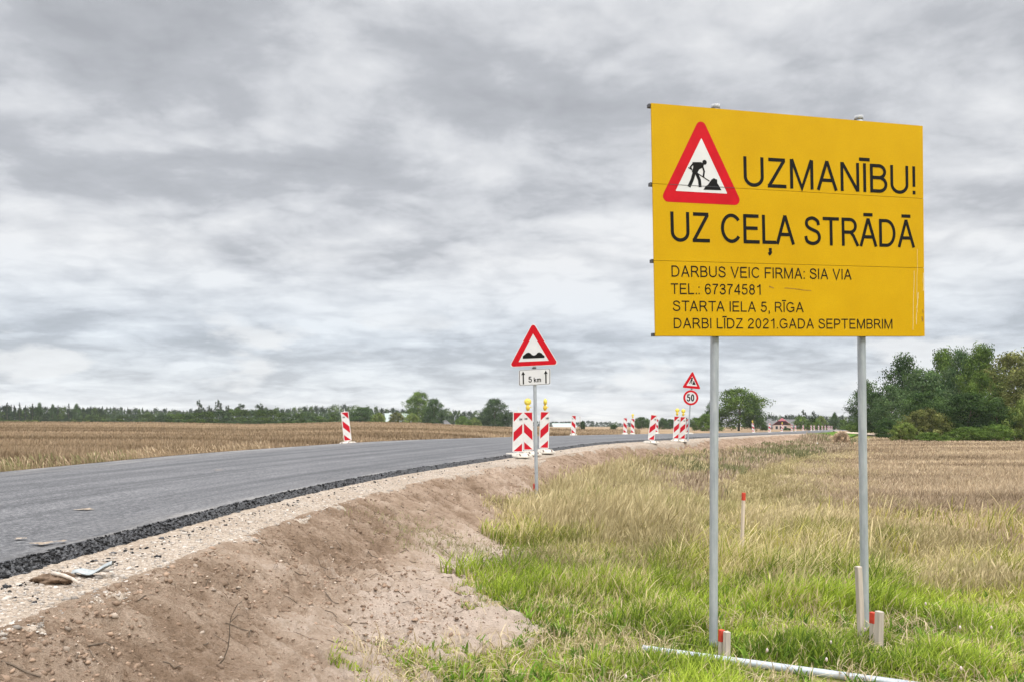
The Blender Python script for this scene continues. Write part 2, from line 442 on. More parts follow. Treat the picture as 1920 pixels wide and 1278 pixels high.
for it in range(30):
    ZN[1:-1] = .5 * ZN[1:-1] + .25 * (ZN[:-2] + ZN[2:]); ZF[1:-1] = .5 * ZF[1:-1] + .25 * (ZF[:-2] + ZF[2:])

def road_coords(X, Y):
    """index into LINE (float) and signed offset from the near asphalt edge, positive to the right"""
    X = np.asarray(X, float).ravel(); Y = np.asarray(Y, float).ravel()
    idx = np.zeros(len(X)); off = np.zeros(len(X))
    A = LINE[:-1]; D = LINE[1:] - A; LL = (D ** 2).sum(1)
    sub = np.arange(0, len(A), 3)
    for a in range(0, len(X), 20000):
        x = X[a:a + 20000]; y = Y[a:a + 20000]
        d2 = (x[:, None] - A[sub, 0]) ** 2 + (y[:, None] - A[sub, 1]) ** 2
        j0 = sub[np.argmin(d2, 1)]
        best = np.full(len(x), 1e18); bi = np.zeros(len(x)); bo = np.zeros(len(x))
        for dj in range(-4, 5):
            j = np.clip(j0 + dj, 0, len(A) - 1)
            vx = x - A[j, 0]; vy = y - A[j, 1]
            t = np.clip((vx * D[j, 0] + vy * D[j, 1]) / LL[j], 0, 1)
            ex = vx - t * D[j, 0]; ey = vy - t * D[j, 1]
            e = ex * ex + ey * ey
            m = e < best
            best = np.where(m, e, best); bi = np.where(m, j + t, bi)
            bo = np.where(m, np.sqrt(e) * np.sign(ex * NRM[j, 0] + ey * NRM[j, 1] + 1e-12), bo)
        idx[a:a + 20000] = bi; off[a:a + 20000] = bo
    return idx, off
def at_idx(arr, i): return np.interp(i, np.arange(len(arr)), arr)
TOE_Y = [0, 5.3, 6.05, 6.4, 7.0, 7.5, 8.2, 8.8, 9.5, 10.6, 12, 14, 15.5, 18, 25, 40, 60, 100, 400]
TOE_O = [2.5, 2.5, 2.4, 2.85, 3.0, 2.85, 2.5, 2.55, 2.65, 2.95, 2.45, 1.95, 2.05, 1.95, 1.7, 1.7, 1.8, 2.0, 2.2]
def toe_of(i): return np.interp(at_idx(LINE[:, 1], i), TOE_Y, TOE_O)
def ground_right(X, Y):
    X = np.asarray(X, float); Y = np.asarray(Y, float)
    far = sstep(20, 90, np.hypot(X, Y))
    return 0.05 * (fbm(X * .35, Y * .35, 3, 3) - .5) * 2 - 0.05 * far + 0.25 * far * (fbm(X * .03, Y * .03, 9, 2) - .5)
CREST_A = [-2, -.64, -.45, -.32, -.26, -.2, -.12, -.05, 0, .1, .25, 1]
CREST_P = [791, 791, 792, 795.5, 793.5, 791, 793, 798.5, 802, 805.5, 807, 809]
def field_left(X, Y):
    a = X / np.maximum(Y, 3)
    Yc = 112.0
    pf = np.interp(a, CREST_A, CREST_P)
    e1 = (pf - HY) / FPX * Yc; e0 = 0.97
    t = np.clip((Y - 14) / (Yc - 14), -.3, 1)
    z = EYE - (e0 + (e1 - e0) * t)
    beyond = np.clip(Y - Yc, 0, None)
    return z - np.minimum(beyond, 40) * 0.02 + .04 * (fbm(X * .2, Y * .2, 21, 3) - .5)
PO = [0, .06, .2, .7, 1.0, 1.4, 2.1, 2.6, 3.2, 4.0]
PD = [0, .07, .10, .14, .26, .45, .69, .80, .865, .885]
def right_profile(i, o, X, Y):
    zn = at_idx(ZN, i); g = ground_right(X, Y)
    dr = np.interp(o, PO, PD)
    sc_ = (zn - .14 - g) / .745
    return np.where(dr <= .14, zn - dr, zn - .14 - (dr - .14) * sc_)
def ground_h(X, Y):
    shp = np.shape(X); X = np.ravel(np.asarray(X, float)); Y = np.ravel(np.asarray(Y, float))
    i, o = road_coords(X, Y)
    zr = right_profile(i, o, X, Y)
    zl = field_left(X, Y)
    q = -W - o
    zf = at_idx(ZF, i)
    edge = zf - .07 - .12 * np.clip(q, 0, 4)
    near = 1 - sstep(1.5, 7, q)
    zl = np.where(zl > edge, zl * (1 - near) + edge * near, zl)
    zl = np.minimum(zl, zf - .05 + sstep(3, 14, q) * 5)
    under = np.minimum(at_idx(ZN, i), zf) - .2
    z = np.where(o >= 0, zr, np.where(q > 0, zl, under))
    return z.reshape(shp)
def gz(x, y): return float(ground_h(np.array([x]), np.array([y]))[0])
def ray(pxl, pyl, d): return Vector(((pxl - CX) / FPX * d, d, EYE - (pyl - HY) / FPX * d))

def strip(name, s0, s1, offs, zfun, material, label=None, step=None, uvs=True, col=None):
    """a ribbon along the road; offs: offsets from the near asphalt edge (may vary), zfun(idx, o, X, Y)"""
    ss = [s0]
    while ss[-1] < s1:
        y = float(np.interp(ss[-1], LS, LINE[:, 1]))
        ss.append(ss[-1] + (step(y) if step else 0.5))
    ss = np.array(ss); idx = np.interp(ss, LS, np.arange(len(LS)))
    offs = np.asarray(offs, float)
    I, O = np.meshgrid(idx, offs, indexing='ij')
    nx = np.interp(I, np.arange(len(LINE)), NRM[:, 0]); ny = np.interp(I, np.arange(len(LINE)), NRM[:, 1])
    X = np.interp(I, np.arange(len(LINE)), LINE[:, 0]) + nx * O
    Y = np.interp(I, np.arange(len(LINE)), LINE[:, 1]) + ny * O
    Z = zfun(I, O, X, Y)
    a, b = I.shape
    V = np.c_[X.ravel(), Y.ravel(), Z.ravel()]
    k = np.arange((a - 1) * b).reshape(a - 1, b)[:, :-1].ravel()
    F = np.c_[k, k + 1, k + b + 1, k + b][:, ::-1]
    S = np.repeat(ss, b)
    me = npmesh(name, V, F, material, smooth=True, uv=np.c_[S, -O.ravel()], col=None if col is None else col(I, O, X, Y))
    o = link(name, me); o['kind'] = 'structure'
    return o
S0 = 26.0                                                               # a few metres behind the camera
near_step = lambda y: 0.5 if y < 1.5 else 0.022 * max(1.0, y / 4.5)
strip('road', S0, LS[-1] - 1, np.linspace(-W, 0, 13),
      lambda I, O, X, Y: (lambda t: at_idx(ZN, I.ravel()).reshape(I.shape) * (1 - t) + at_idx(ZF, I.ravel()).reshape(I.shape) * t)(-O / W)
      + .02 * np.sin(np.pi * -O / W), M['asphalt'])
def edge_z(I, O, X, Y):
    lump = .05 * (fbm(X * 11, Y * 11, 4, 3) - .42) + .03 * (fbm(X * 3, Y * 3, 6, 2) - .5)
    f = sstep(-.02, .05, O) * (1 - .0 * O)
    base = at_idx(ZN, I.ravel()).reshape(I.shape) - np.interp(O, [-.06, 0, .05, .11, .20], [.012, -.004, .05, .10, .20])
    return base + lump * f
strip('asphalt_edge', S0, LS[-1] - 200, np.r_[-.06, -.02, np.linspace(.01, .24, 11)], edge_z, M['edge'], step=near_step)
def gravel_edge(I, X, Y): return .79 + .22 * np.exp(-((Y - 36) / 6.0) ** 2) + .30 * (fbm(X * .9, Y * .9, 31, 4) - .5) + .22 * (fbm(X * 6, Y * 6, 33, 3) - .5)
def gravel_z(I, O, X, Y):
    z = right_profile(I.ravel(), np.maximum(O, .14).ravel(), X.ravel(), Y.ravel()).reshape(I.shape)
    top = np.where(O > .7, at_idx(ZN, I.ravel()).reshape(I.shape) - .14 - .14 * (O - .7), z)
    ed = gravel_edge(I, X, Y)
    return np.where(O > .7, top - 1.6 * np.clip(O - ed, 0, 1), top) + .018 * (fbm(X * 14, Y * 14, 12, 3) - .5) + .012
strip('gravel_shoulder', S0, LS[-1] - 100, np.linspace(.07, 1.7, 34), gravel_z, M['gravel'], step=near_step)
def soil_disp(I, O, X, Y):
    s = np.interp(I, np.arange(len(LS)), LS)
    u = s + .75 * O; v = O - .75 * s * .0
    streak = fbm(u * 2.6, O * .45 + s * .02, 41, 4) - .5                # marks left by the bucket, running down the slope
    clod = fbm(X * 7, Y * 7, 43, 4) - .5
    big = fbm(X * .8, Y * .8, 45, 3) - .5
    rough = .35 + .65 * sstep(.4, .62, fbm(X * .7, Y * .7, 47, 3))
    fine = fbm(X * 22, Y * 22, 49, 3) - .5
    crisp = sstep(.54, .62, fbm(X * 8, Y * 8, 55, 4)) * (.3 + .7 * rough)          # clods with broken edges
    gully = -sstep(.50, .60, 1 - np.abs(fbm(u * 1.7 + .3 * fbm(X * 3, Y * 3, 58, 2), O * .5, 57, 3) - .5) * 6) * .03 * sstep(.9, 1.3, O)
    lane = np.exp(-((O - 1.42 - .10 * np.sin(s * .7)) / .16) ** 2) + np.exp(-((O - 2.25 - .08 * np.sin(s * .6 + 1)) / .15) ** 2)
    cleat = lane * (.5 + .5 * np.sin(2 * np.pi * (s + .35 * O) / .135)) ** 2 * sstep(.42, .6, fbm(X * .9, Y * .9, 59, 2)) * (1 - sstep(7, 10, Y))
    return .038 * crisp + gully - .020 * lane * (1 - sstep(7, 10, Y)) + .024 * cleat + (.10 * streak * sstep(7, 14, Y) + .03 * streak) + .12 * clod * (.35 + .65 * rough) + .11 * big + .050 * fine * (.45 + .55 * rough)
def soil_z(I, O, X, Y):
    z = right_profile(I.ravel(), O.ravel(), X.ravel(), Y.ravel()).reshape(I.shape)
    toe = toe_of(I.ravel()).reshape(I.shape) + .25 + .55 * (fbm(X * 1.3, Y * 1.3, 51, 4) - .5)
    zn = at_idx(ZN, I.ravel()).reshape(I.shape)
    z = np.where(O < .7, zn - .15, z)
    return z + soil_disp(I, O, X, Y) * sstep(.62, .95, O) + .02 - .22 * np.clip((O - toe) / .5, 0, 1.2)
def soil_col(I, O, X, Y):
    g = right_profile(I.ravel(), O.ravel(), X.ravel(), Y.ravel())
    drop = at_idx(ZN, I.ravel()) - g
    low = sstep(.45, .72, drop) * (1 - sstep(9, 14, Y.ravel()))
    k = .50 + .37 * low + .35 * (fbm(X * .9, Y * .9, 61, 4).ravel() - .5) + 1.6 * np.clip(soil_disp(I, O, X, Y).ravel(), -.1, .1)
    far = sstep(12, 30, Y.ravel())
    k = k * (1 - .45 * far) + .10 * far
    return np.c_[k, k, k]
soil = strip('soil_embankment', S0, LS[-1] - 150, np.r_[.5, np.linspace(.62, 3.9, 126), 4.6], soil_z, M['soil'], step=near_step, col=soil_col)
strip('left_shoulder', S0, LS[-1] - 150, -W - np.array([.0, .06, .2, .4, .6, .9]),
      lambda I, O, X, Y: at_idx(ZF, I.ravel()).reshape(I.shape) - np.interp(-W - O, [0, .06, .2, .4, .6, .9], [-.004, .03, .05, .07, .12, .32]) + .02 * (fbm(X * 4, Y * 4, 71, 3) - .5) * (O < -W - .03),
      M['gravel'])

# land: one polar sheet about the camera, reaching past the horizon, shared out to the field, the verge and the crop
def land():
    r = np.r_[0.4, np.geomspace(1.0, 1400, 180)]
    a = np.r_[np.arange(-180, -60, 6.0), np.arange(-60, 60, .3), np.arange(60, 180.1, 6.0)]
    RR, AA = np.meshgrid(r, np.radians(a), indexing='ij')
    X = RR * np.sin(AA); Y = RR * np.cos(AA)
    Z = ground_h(X, Y)
    i, o = road_coords(X, Y)
    o = o.reshape(X.shape)
    toe = toe_of(i).reshape(X.shape) + .55
    Z = np.where((o > 0) & (o < toe), Z - .10 * sstep(0, .35, toe - o), Z)
    Z = Z - np.where(RR > 500, (RR - 500) * .004, 0)
    n, m = X.shape
    V = np.c_[X.ravel(), Y.ravel(), Z.ravel()]
    k = (np.arange(n - 1)[:, None] * m + np.arange(m - 1)[None, :]).ravel()
    F = np.c_[k, k + 1, k + m + 1, k + m]
    cx_, cy_, co = X.ravel()[F].mean(1), Y.ravel()[F].mean(1), o.ravel()[F].mean(1)
    left = co < -W / 2
    crop = (~left) & (((cy_ > 11 + 1.5 * np.sin(cx_ * .5)) & (co > 7.5)) | (cy_ > 120) & (co > 6))
    for nm, msk, mt in (('stubble_field', left, 'fieldsoil'), ('crop_field', crop, 'cropsoil'), ('grass_verge', ~left & ~crop, 'verge')):
        f = F[msk]; u, inv = np.unique(f, return_inverse=True)
        ob = link(nm, npmesh(nm, V[u], inv.reshape(f.shape), M[mt], smooth=True)); ob['kind'] = 'structure'
land()

# ------------------------------------------------------------------ loose stones, clods and spills
_t = (1 + 5 ** .5) / 2
ICO_V = np.array([(-1, _t, 0), (1, _t, 0), (-1, -_t, 0), (1, -_t, 0), (0, -1, _t), (0, 1, _t), (0, -1, -_t), (0, 1, -_t), (_t, 0, -1), (_t, 0, 1), (-_t, 0, -1), (-_t, 0, 1)]) / math.hypot(1, _t)
ICO_F = np.array([(0, 11, 5), (0, 5, 1), (0, 1, 7), (0, 7, 10), (0, 10, 11), (1, 5, 9), (5, 11, 4), (11, 10, 2), (10, 7, 6), (7, 1, 8), (3, 9, 4), (3, 4, 2), (3, 2, 6), (3, 6, 8), (3, 8, 9), (4, 9, 5), (2, 4, 11), (6, 2, 10), (8, 6, 7), (9, 8, 1)])
def rocks(name, P, size, material, cols, flat=.65, jit=.28):
    n = len(P)
    V = ICO_V[None] * (1 + jit * RNG.normal(size=(n, 12, 1)).clip(-1.5, 1.5)) * np.asarray(size)[:, None, None]
    V = V * (np.array([1, 1, flat]) * RNG.uniform(.7, 1.3, (n, 1, 3)))
    th = RNG.uniform(0, 6.28, n); c, s = np.cos(th)[:, None], np.sin(th)[:, None]
    V = np.stack([V[..., 0] * c - V[..., 1] * s, V[..., 0] * s + V[..., 1] * c, V[..., 2]], -1) + np.asarray(P)[:, None, :]
    F = (ICO_F[None] + 12 * np.arange(n)[:, None, None]).reshape(-1, 3)
    C = np.repeat(cols, 12, axis=0)
    return link(name, npmesh(name, V.reshape(-1, 3), F, material, col=C))
def m_tint(name, rough=.95):
    m, t, b = mat(name)
    at = nnode(t, 'ShaderNodeAttribute', attribute_name='tint')
    t.links.new(mixc(t, .5, at.outputs['Color'], ramp_node(t, noise_node(t, coords(t), 70, 5, .7), [(.3, (.6, .6, .6)), (.7, (1.2, 1.2, 1.2))]), 'MULTIPLY'), b.inputs['Base Color'])
    b.inputs['Roughness'].default_value = rough; b.inputs['Specular IOR Level'].default_value = .1
    return m
M['stone'] = m_tint('stone')
def along(n, o0, o1, ymin, ymax, power=1.6):
    """points along the road side, denser near the camera"""
    u = RNG.uniform(0, 1, n)
    y = ymin * (ymax / ymin) ** (u ** power)
    i = np.interp(y, LINE[:, 1], np.arange(len(LINE)))
    o = RNG.uniform(o0, o1, n)
    X = at_idx(LINE[:, 0], i) + at_idx(NRM[:, 0], i) * o; Y = at_idx(LINE[:, 1], i) + at_idx(NRM[:, 1], i) * o
    return i, o, X, Y
# limestone chips
i, o, X, Y = along(16000, .16, 1.0, 2.5, 40)
z = gravel_z(i, o, X, Y); keep = o < gravel_edge(i, X, Y) + .03
sz = RNG.lognormal(-5.25, .6, len(X)).clip(.003, .030)
base = RNG.uniform(.20, .58, (len(X), 1)) * np.array([[1, .89, .78]])
st = rocks('limestone_chips', np.c_[X, Y, z][keep], sz[keep], M['stone'], base[keep])
tag(st, 'loose pale limestone chips strewn over the gravel shoulder', 'gravel', kind='stuff')
# crumbs of asphalt
i, o, X, Y = along(13000, -.02, .19, 2.5, 45)
o = np.where(RNG.uniform(0, 1, len(o)) < .06, .18 + RNG.exponential(.10, len(o)), o); X = at_idx(LINE[:, 0], i) + at_idx(NRM[:, 0], i) * o; Y = at_idx(LINE[:, 1], i) + at_idx(NRM[:, 1], i) * o
z = np.where(o < .2, edge_z(i, o, X, Y), gravel_z(i, o, X, Y) + .004); sz = RNG.lognormal(-4.85, .45, len(X)).clip(.004, .024)
g = RNG.choice([.012, .02, .035, .09], len(X), p=[.4, .3, .2, .1])[:, None]
M['crumb'] = m_tint('asphalt_crumb', .45)
st = rocks('asphalt_crumbs', np.c_[X, Y, z], sz, M['crumb'], g * np.array([[1, 1, 1.05]]))
tag(st, 'black crumbs of asphalt along the raw road edge', 'asphalt crumbs', kind='stuff')
# soil clods
i, o, X, Y = along(34000, .75, 3.0, 2.6, 60)
z = soil_z(i, o, X, Y); keep = (o < toe_of(i) + .1) & (RNG.uniform(0, 1, len(o)) < .25 + .75 * (fbm(X * .7, Y * .7, 47, 3) > .5))
sz = RNG.lognormal(-5.0, .5, len(X)).clip(.004, .030)
base = RNG.uniform(.6, 1.25, (len(X), 1)) * np.where(RNG.uniform(0, 1, (len(X), 1)) < .12, [[.42, .34, .27]], [[.27, .19, .135]])
st = rocks('soil_clods', np.c_[X, Y, z][keep], sz[keep], M['stone'], base[keep], .75, .4)
tag(st, 'brown clods and small stones on the bare soil slope', 'soil clods', kind='stuff')

def on_road(pxl, pyl):
    """a point of the carriageway seen at that place of the photograph"""
    d = 10.0
    for it in range(40):
        x = (pxl - CX) / FPX * d
        i, o = road_coords([x], [d])
        t = np.clip(-o / W, 0, 1)
        z = float((at_idx(ZN, i) * (1 - t) + at_idx(ZF, i) * t)[0])
        d = .5 * d + .5 * (EYE - z) * FPX / (pyl - HY)
    return Vector(((pxl - CX) / FPX * d, d, z + .02))
def on_ground(pxl, pyl, d0=8.0):
    d = d0
    for it in range(60):
        x = (pxl - CX) / FPX * d
        z = gz(x, d)
        d = .6 * d + .4 * (EYE - z) * FPX / (pyl - HY)
    return Vector(((pxl - CX) / FPX * d, d, z))
mb = MB()
for (a, b, rx, ry) in ((160, 957, .075, .035), (80, 1022, .065, .028), (116, 1018, .03, .018), (38, 1013, .035, .018), (410, 882, .06, .03)):
    p = on_road(a, b); n = 22
    ring = []
    for k in range(n):
        t = 2 * math.pi * k / n; rr = 1 + .35 * math.sin(3 * t + a) + .22 * math.sin(7 * t + b)
        ring.append((p.x + rx * rr * math.cos(t), p.y + ry * 2.2 * rr * math.sin(t), p.z + .0005))
    mb.add(ring, [tuple(range(n))])
sp_ = mb.build('sand_spill', M['gravel'])
tag(sp_, 'small pale patches of sand spilled on the asphalt', 'sand', kind='stuff')

# ------------------------------------------------------------------ grass
def blades(name, P, H, Wd, tip, mid, base, material, bend=.45, wind=(0.25, -.1), head=None):
    """P (n,3); colours (n,3) for base, middle and tip; head: (width, length share) of a seed head"""
    n = len(P)
    yaw = RNG.uniform(0, 2 * np.pi, n); az = RNG.uniform(0, 2 * np.pi, n)
    lean = RNG.uniform(.05, 1, n) * bend
    dx = np.cos(az) * lean + wind[0] * RNG.uniform(.3, 1, n); dy = np.sin(az) * lean + wind[1] * RNG.uniform(.3, 1, n)
    side = np.c_[np.cos(yaw), np.sin(yaw), np.zeros(n)] * Wd[:, None] * .5
    rows = []; cols = []
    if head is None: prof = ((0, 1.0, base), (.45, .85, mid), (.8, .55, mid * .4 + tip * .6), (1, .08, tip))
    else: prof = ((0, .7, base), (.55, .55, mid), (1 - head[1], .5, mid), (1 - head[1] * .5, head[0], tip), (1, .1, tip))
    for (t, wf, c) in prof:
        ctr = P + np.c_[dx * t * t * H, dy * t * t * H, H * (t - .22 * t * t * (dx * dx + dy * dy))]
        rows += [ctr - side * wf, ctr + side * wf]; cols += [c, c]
    k = len(rows)
    V = np.stack(rows, 1).reshape(-1, 3); C = np.stack(cols, 1).reshape(-1, 3)
    b0 = (np.arange(n) * k)[:, None]
    F = np.concatenate([b0 + np.array([[2 * r, 2 * r + 1, 2 * r + 3, 2 * r + 2]]) for r in range(k // 2 - 1)])
    return link(name, npmesh(name, V, F, material, col=C, smooth=True))
def scatter(n, ymin, ymax, amin, amax, power=1.0):
    """random ground points in front of the camera, with density falling with distance"""
    y = ymin * (ymax / ymin) ** (RNG.uniform(0, 1, n) ** power)
    a = RNG.uniform(amin, amax, n)
    return y * a, y
def pick(c0, c1, t): return np.asarray(c0)[None] * (1 - t[:, None]) + np.asarray(c1)[None] * t[:, None]
def right_side(n, ymin, ymax, amin, amax, power=1.0, margin=0.0):
    X, Y = scatter(n, ymin, ymax, amin, amax, power)
    i, o = road_coords(X, Y)
    toe = toe_of(i) + .55 * (fbm(X * 1.3, Y * 1.3, 51, 4) - .5)
    k = o > toe + margin - .22 + RNG.exponential(.14, len(o)) + .75 * (fbm(X * 2.6, Y * 2.6, 53, 3) - .5)
    X, Y, o, toe = X[k], Y[k], o[k], toe[k]
    return X, Y, ground_h(X, Y), o - toe
GREEN0, GREEN1, YEL, STRAW = (.070, .125, .014), (.44, .53, .065), (.50, .44, .12), (.70, .58, .34)
def greenness(X, Y):
    g = 1 - sstep(6.9, 10.6, Y - 1.5 * np.clip(1.9 - X, 0, 2.4) + 3.2 * (fbm(X * .55, Y * .55, 81, 3) - .5) + .35 * np.clip(X - 3, 0, 9))
    return g
# lush green verge close to the camera
X, Y, Z, oo = right_side(215000, 4.1, 15, -.24, .95, 1.15)
g = greenness(X, Y); k = RNG.uniform(0, 1, len(X)) < np.clip(g * 1.1 + .12, 0, 1)
X, Y, Z, g, oo = X[k], Y[k], Z[k], g[k], oo[k]
clump = fbm(X * 1.6, Y * 1.6, 83, 3)
H = (.06 + .19 * sstep(.35, .8, clump) ** 1.3 + .08 * sstep(7.0, 9, Y)) * RNG.uniform(.6, 1.35, len(X)) * (.7 + .6 * sstep(0, .4, oo))
H *= 1 + .6 * np.exp(-((X + .2) ** 2 + (Y - 8.7) ** 2) / .25)
H *= .52 + .48 * sstep(6.2, 7.6, Y)
_sg = np.clip(((X - 1.02) * 1.54 + (Y - 6.05) * -.8) / (1.54 ** 2 + .8 ** 2), 0, 1.2)
H *= .30 + .70 * sstep(.06, .34, np.hypot(X - 1.02 - 1.54 * _sg, Y - 6.05 + .8 * _sg))
t = np.clip(RNG.uniform(0, 1, len(X)) ** 1.3 * .75 + 1.1 * (fbm(X * .9, Y * 1.2, 85, 4) - .38), 0, 1)
mid = pick(GREEN0, GREEN1, t); mid = mid * g[:, None] + pick((.16, .18, .035), YEL, t) * (1 - g[:, None])
dry = RNG.uniform(0, 1, len(X)) < .09 + .35 * (1 - g) + .35 * sstep(.55, .7, fbm(X * 1.1, Y * 1.1, 87, 3))
mid[dry] = pick((.36, .31, .13), STRAW, RNG.uniform(0, 1, dry.sum()))
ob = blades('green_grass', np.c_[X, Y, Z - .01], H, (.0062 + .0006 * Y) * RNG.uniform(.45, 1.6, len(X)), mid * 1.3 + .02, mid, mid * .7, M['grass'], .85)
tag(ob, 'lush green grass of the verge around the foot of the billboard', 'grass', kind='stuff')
# old thatch lying flat and broad-leaved weeds among the grass
X, Y, Z, oo = right_side(16000, 4.3, 12, -.2, .70, 1.1)
k = fbm(X * 1.3, Y * 1.3, 121, 3) > .47; X, Y, Z = X[k], Y[k], Z[k]; t = RNG.uniform(0, 1, len(X)); mid = pick((.30, .23, .12), (.66, .55, .36), t)
ob = blades('thatch', np.c_[X, Y, Z + .02], RNG.uniform(.06, .16, len(X)), RNG.uniform(.005, .010, len(X)), mid, mid, mid * .8, M['straw'], 2.2, (.1, -.1))
tag(ob, 'dead straw lying flat among the green verge grass', 'thatch', kind='stuff')
cx0, cy0, cz0, oo = right_side(460, 4.5, 11, -.15, .66, 1.0)
k = (oo > .15) & (np.abs((cx0 - 1.02) * .8 + (cy0 - 6.05) * 1.54) / 1.735 > .16); cx0, cy0, cz0 = cx0[k], cy0[k], cz0[k]
nb = 9; X = np.repeat(cx0, nb) + RNG.normal(0, .02, len(cx0) * nb); Y = np.repeat(cy0, nb) + RNG.normal(0, .02, len(cx0) * nb); Z = np.repeat(cz0, nb)
t = np.clip(np.repeat(RNG.uniform(0, 1, len(cx0)), nb) + RNG.uniform(-.2, .2, len(X)), 0, 1); mid = pick((.07, .14, .02), (.26, .40, .06), t)
ob = blades('broad_leaf_weeds', np.c_[X, Y, Z + .01], RNG.uniform(.04, .13, len(X)), RNG.uniform(.012, .026, len(X)), mid * 1.1, mid, mid * .8, M['grass'], 1.3, (0, 0))
tag(ob, 'broad-leaved weeds dotted through the verge grass', 'weeds', kind='stuff')
# yellowing meadow grass behind it
X, Y, Z, oo = right_side(190000, 8, 48, -.24, .95, 1.0)
g = greenness(X, Y); k = RNG.uniform(0, 1, len(X)) < 1 - .75 * g
X, Y, Z, oo = X[k], Y[k], Z[k], oo[k]
tall = np.exp(-((X / Y - .11) / .12) ** 2) * sstep(9, 13, Y)
H = (.10 + .16 * sstep(.35, .7, fbm(X * 1.1, Y * .9, 84, 3)) + .38 * tall) * RNG.uniform(.6, 1.35, len(X)) * (.55 + .45 * sstep(0, .6, oo))
crop = sstep(5.5, 8.5, oo + 2 * (fbm(X * .4, Y * .4, 88, 2) - .5)); H *= 1 - .45 * crop
t = np.clip(RNG.uniform(0, 1, len(X)) * .6 + .9 * (fbm(X * .45, Y * .45, 86, 3) - .3), 0, 1)
gold = pick((.23, .19, .085), (.60, .50, .30), t); tan_ = pick((.22, .165, .10), (.54, .43, .29), t)
olive = pick((.11, .13, .03), (.26, .26, .07), t)
patch = sstep(.52, .66, fbm(X * .5, Y * .8, 89, 3)) * (1 - sstep(10, 20, Y)) * (1 - crop)
mid = gold * (1 - crop[:, None]) + tan_ * crop[:, None]; mid = mid * (1 - patch[:, None]) + olive * patch[:, None]
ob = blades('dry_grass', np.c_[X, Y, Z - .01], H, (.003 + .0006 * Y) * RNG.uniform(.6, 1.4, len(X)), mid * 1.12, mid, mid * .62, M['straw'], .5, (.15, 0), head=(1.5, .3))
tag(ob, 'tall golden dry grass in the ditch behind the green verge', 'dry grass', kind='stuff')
# ripe, cut-over crop on the right
X, Y, Z, oo = right_side(170000, 15, 100, .02, .95, 1.0)
k = (oo > 4.5 + 2 * (fbm(X * .3, Y * .3, 90, 2) - .5)); X, Y, Z = X[k], Y[k], Z[k]
H = .19 * RNG.uniform(.5, 1.3, len(X))
row = .5 + .5 * np.sin((X * .35 - Y * .94) * 2 * np.pi / 9 + 3 * fbm(X * .05, Y * .05, 92, 2))
t = np.clip(RNG.uniform(0, 1, len(X)) * .55 + 1.3 * (fbm(X * .18, Y * .4, 94, 4) - .44) + .22 * row, 0, 1)
mid = pick((.19, .138, .09), (.60, .48, .33), t)
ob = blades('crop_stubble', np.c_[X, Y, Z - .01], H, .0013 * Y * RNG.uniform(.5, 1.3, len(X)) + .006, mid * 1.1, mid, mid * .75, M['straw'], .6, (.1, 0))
tag(ob, 'brown cut-over crop covering the field right of the ditch', 'crop', kind='stuff')
# rank brown weeds along the ditch further off
X, Y, Z, oo = right_side(60000, 17, 95, -.05, .5, .8)
k = (oo > .05) & (oo < 3.6 + 1.2 * (fbm(Y * .3, X * .3, 95, 2) - .5) + 1.5 * sstep(30, 60, Y)); X, Y, Z, oo = X[k], Y[k], Z[k], oo[k]
k = Y < 84; X, Y, Z, oo = X[k], Y[k], Z[k], oo[k]
H = (RNG.uniform(.20, .48, len(X)) + .55 * sstep(66, 72, Y) * (oo > .6) * (1 - sstep(2.2, 3.4, oo))) * (.55 + .45 * sstep(0, 1, oo)) * (.75 + .5 * fbm(X * .7, Y * .7, 96, 2))
kind_ = fbm(X * .35, Y * .35, 97, 3); t = RNG.uniform(0, 1, len(X))
mid = np.where((kind_ > .52)[:, None], pick((.10, .105, .05), (.24, .23, .12), t), pick((.17, .12, .08), (.50, .40, .29), t))
ob = blades('ditch_weeds', np.c_[X, Y, Z - .01], H, .006 + .0006 * Y * RNG.uniform(.6, 1.3, len(X)), mid * 1.15, mid, mid * .8, M['straw'], .35, (.08, 0), head=(1.9, .4))
tag(ob, 'rank brown and grey-green weeds along the ditch below the embankment', 'weeds', kind='stuff')
# stubble left of the road
def left_side(n, ymin, ymax, amin, amax, power):
    X, Y = scatter(n, ymin, ymax, amin, amax, power)
    i, o = road_coords(X, Y); q = -W - o
    k = q > .55
    return X[k], Y[k], ground_h(X[k], Y[k]), q[k]
X, Y, Z, q = left_side(250000, 12, 125, -.92, .16, .8)
band = .5 + .5 * np.sin((Y + .12 * X) * 2 * np.pi / 7.5 + 4 * fbm(X * .04, Y * .04, 101, 2))
band2 = fbm(X * .03, Y * .22, 103, 4)
t = np.clip(RNG.uniform(0, 1, len(X)) * .55 + .40 * band + 1.3 * (band2 - .5), 0, 1)
mid = pick((.135, .095, .058), (.46, .355, .235), t)
H = .17 * RNG.uniform(.5, 1.3, len(X)) * (.75 + .4 * band)
H *= .45 + .55 * sstep(.5, 2.2, q)
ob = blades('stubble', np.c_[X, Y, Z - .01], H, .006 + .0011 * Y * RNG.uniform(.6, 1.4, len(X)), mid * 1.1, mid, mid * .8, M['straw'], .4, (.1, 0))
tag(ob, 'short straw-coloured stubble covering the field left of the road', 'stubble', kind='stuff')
X, Y, Z, q = left_side(34000, 12, 30, -.92, -.30, 1.0)
k = (q < 2.4) & (fbm(X * .5, Y * .5, 105, 3) > .42); X, Y, Z, q = X[k], Y[k], Z[k], q[k]
H = RNG.uniform(.16, .46, len(X)); t = RNG.uniform(0, 1, len(X))
gr = RNG.uniform(0, 1, len(X)) < .6 * sstep(.46, .60, -X / Y + .25 * (fbm(X * .8, Y * .8, 107, 2) - .5))
mid = np.where(gr[:, None], pick((.13, .13, .06), (.30, .28, .14), t), pick((.20, .145, .085), (.48, .375, .25), t))
